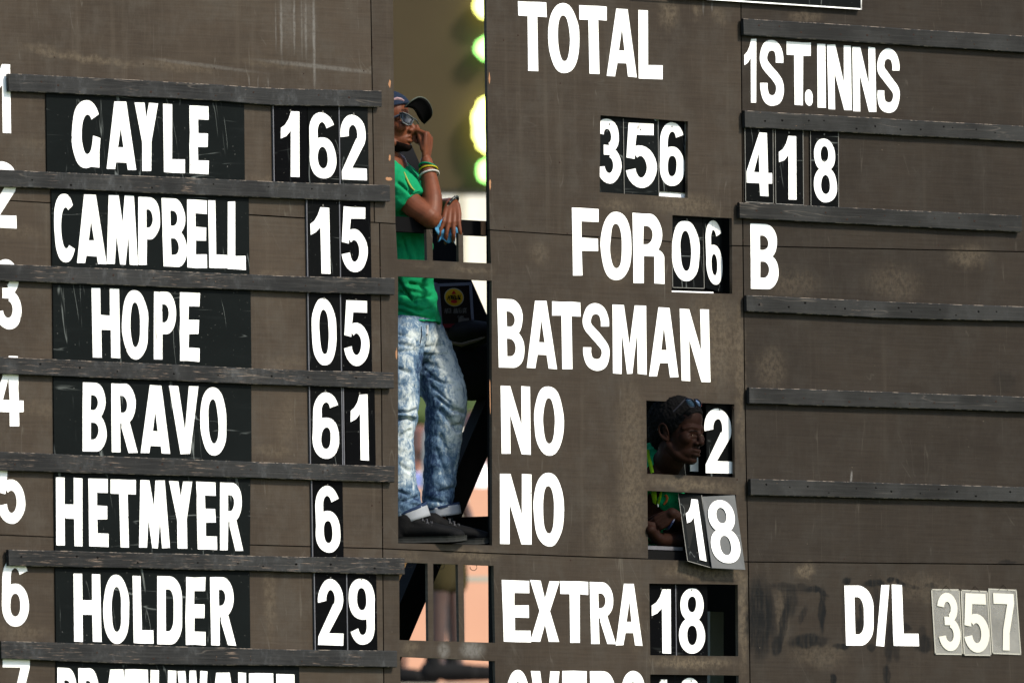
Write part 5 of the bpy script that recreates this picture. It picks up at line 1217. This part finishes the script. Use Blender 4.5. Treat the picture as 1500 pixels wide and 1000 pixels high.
def spectator(label, u, vf, vh, dist, shirt, shorts, skn, yaw=0., shoe_c=(.01, .01, .01), lean=0):
    k = dist/F; H = (vf-vh)*k; r_ = thing('person', Q(u, vf, dist), label, 'person', 'spectators far behind the scoreboard')
    B = lambda x, z, y=0: Q(u, vf, dist)+RT*x*H/1.75+UP*z*H/1.75+DP*y*H/1.75
    sk = skin('spectator_skin_%d' % u, skn); b = Blob()
    head(b, B(.02+lean, 1.62), (RT*math.cos(yaw)-DP*math.sin(yaw)), UP, H/1.75, B(lean*.8, 1.44))
    b.limb([B(lean*.8, 1.44), B(lean*.5, 1.2), B(0, .95)], [(.15, .09), (.15, .10), (.14, .09)], side=DP)
    for s_ in (-1, 1):
        b.limb([B(lean*.7, 1.40, .19*s_), B(.03+lean*.6, 1.12, .24*s_), B(.12+lean*.5, .90, .20*s_)], [.05, .042, .030]); b.limb([B(.12+lean*.5, .9, .2*s_), B(.15+lean*.5, .82, .2*s_)], [.03, .025])
        b.limb([B(0, .92, .09*s_), B(.04*s_, .50, .09*s_), B(.05*s_, .08, .09*s_)], [.085, .058, .04]); b.limb([B(.05*s_, .05, .09*s_), B(.16+.05*s_, .03, .09*s_)], [.04, .03])
    b.grow('body', sk, r_, .012, 2)
    s_ = Blob(); s_.limb([B(lean*.8, 1.43), B(lean*.7, 1.34), B(lean*.4, 1.1), B(0, .90)], [(.10, .08), (.22, .12), (.19, .125), (.20, .13)], side=DP)
    for q in (-1, 1): s_.limb([B(lean*.7, 1.38, .18*q), B(.02+lean*.6, 1.18, .24*q)], [.075, .065])
    s_.grow('shirt', cloth('spectator_shirt_%d' % u, shirt), r_, .014, 2)
    s_ = Blob(); s_.limb([B(0, .98), B(0, .86)], [(.17, .11), (.17, .12)], side=DP)
    for q in (-1, 1): s_.limb([B(0, .88, .09*q), B(.035*q, .54, .09*q)], [.105, .088])
    s_.grow('shorts', cloth('spectator_shorts_%d' % u, shorts), r_, .014, 2)
    for q in (-1, 1):
        s_ = Blob(); s_.limb([B(.05*q-.05, .04, .09*q), B(.18+.05*q, .035, .09*q)], [.052, .042]); s_.limb([B(.05*q-.02, .06, .09*q), B(.05*q-.02, .13, .09*q)], [.05, .05]); s_.grow('shoe', cloth('spectator_shoe_%d_%d' % (u, q+1), shoe_c), r_, .012, 1)
spectator('blurred person in olive shorts walking past the salmon wall, seen between the lower bars', 655, 994, 528, 78, (.5, .48, .42), (.030, .024, .010), (.035, .014, .009), .2)
spectator('blurred person in brown shorts at the left edge of the lower openings', 574, 1000, 548, 78.5, (.45, .4, .3), (.10, .06, .025), (.12, .05, .028), -.3)
spectator('blurred person in white shirt behind the salmon wall, right of the diagonal brace', 697, 1040, 596, 86, (.72, .66, .68), (.1, .1, .12), (.10, .035, .018), .6, lean=.02)
spectator('blurred person in pale lavender shirt behind the salmon wall, seen between the legs', 617, 1060, 618, 86.5, (.50, .52, .80), (.1, .1, .12), (.16, .07, .045), 1.2)
# ground far below, out to the horizon
mb = MB(); mb.add([(-1500, -1500, 0), (1500, -1500, 0), (1500, 1500, 0), (-1500, 1500, 0)], [(0, 1, 2, 3)])
tag(mb.build('ground', simple('grass_ground', (.05, .085, .025), .9, .1, 0, .3, .2)), kind='structure')
# posts that carry the board above the ground
for u in (-120, 760, 1600):
    a = P(u, 1140, .2); mb = MB(); mb.box(Vector((a.x, .2, a.z/2)), (.12, .12, a.z/2)); mb.build('support_post', M['black'], board)
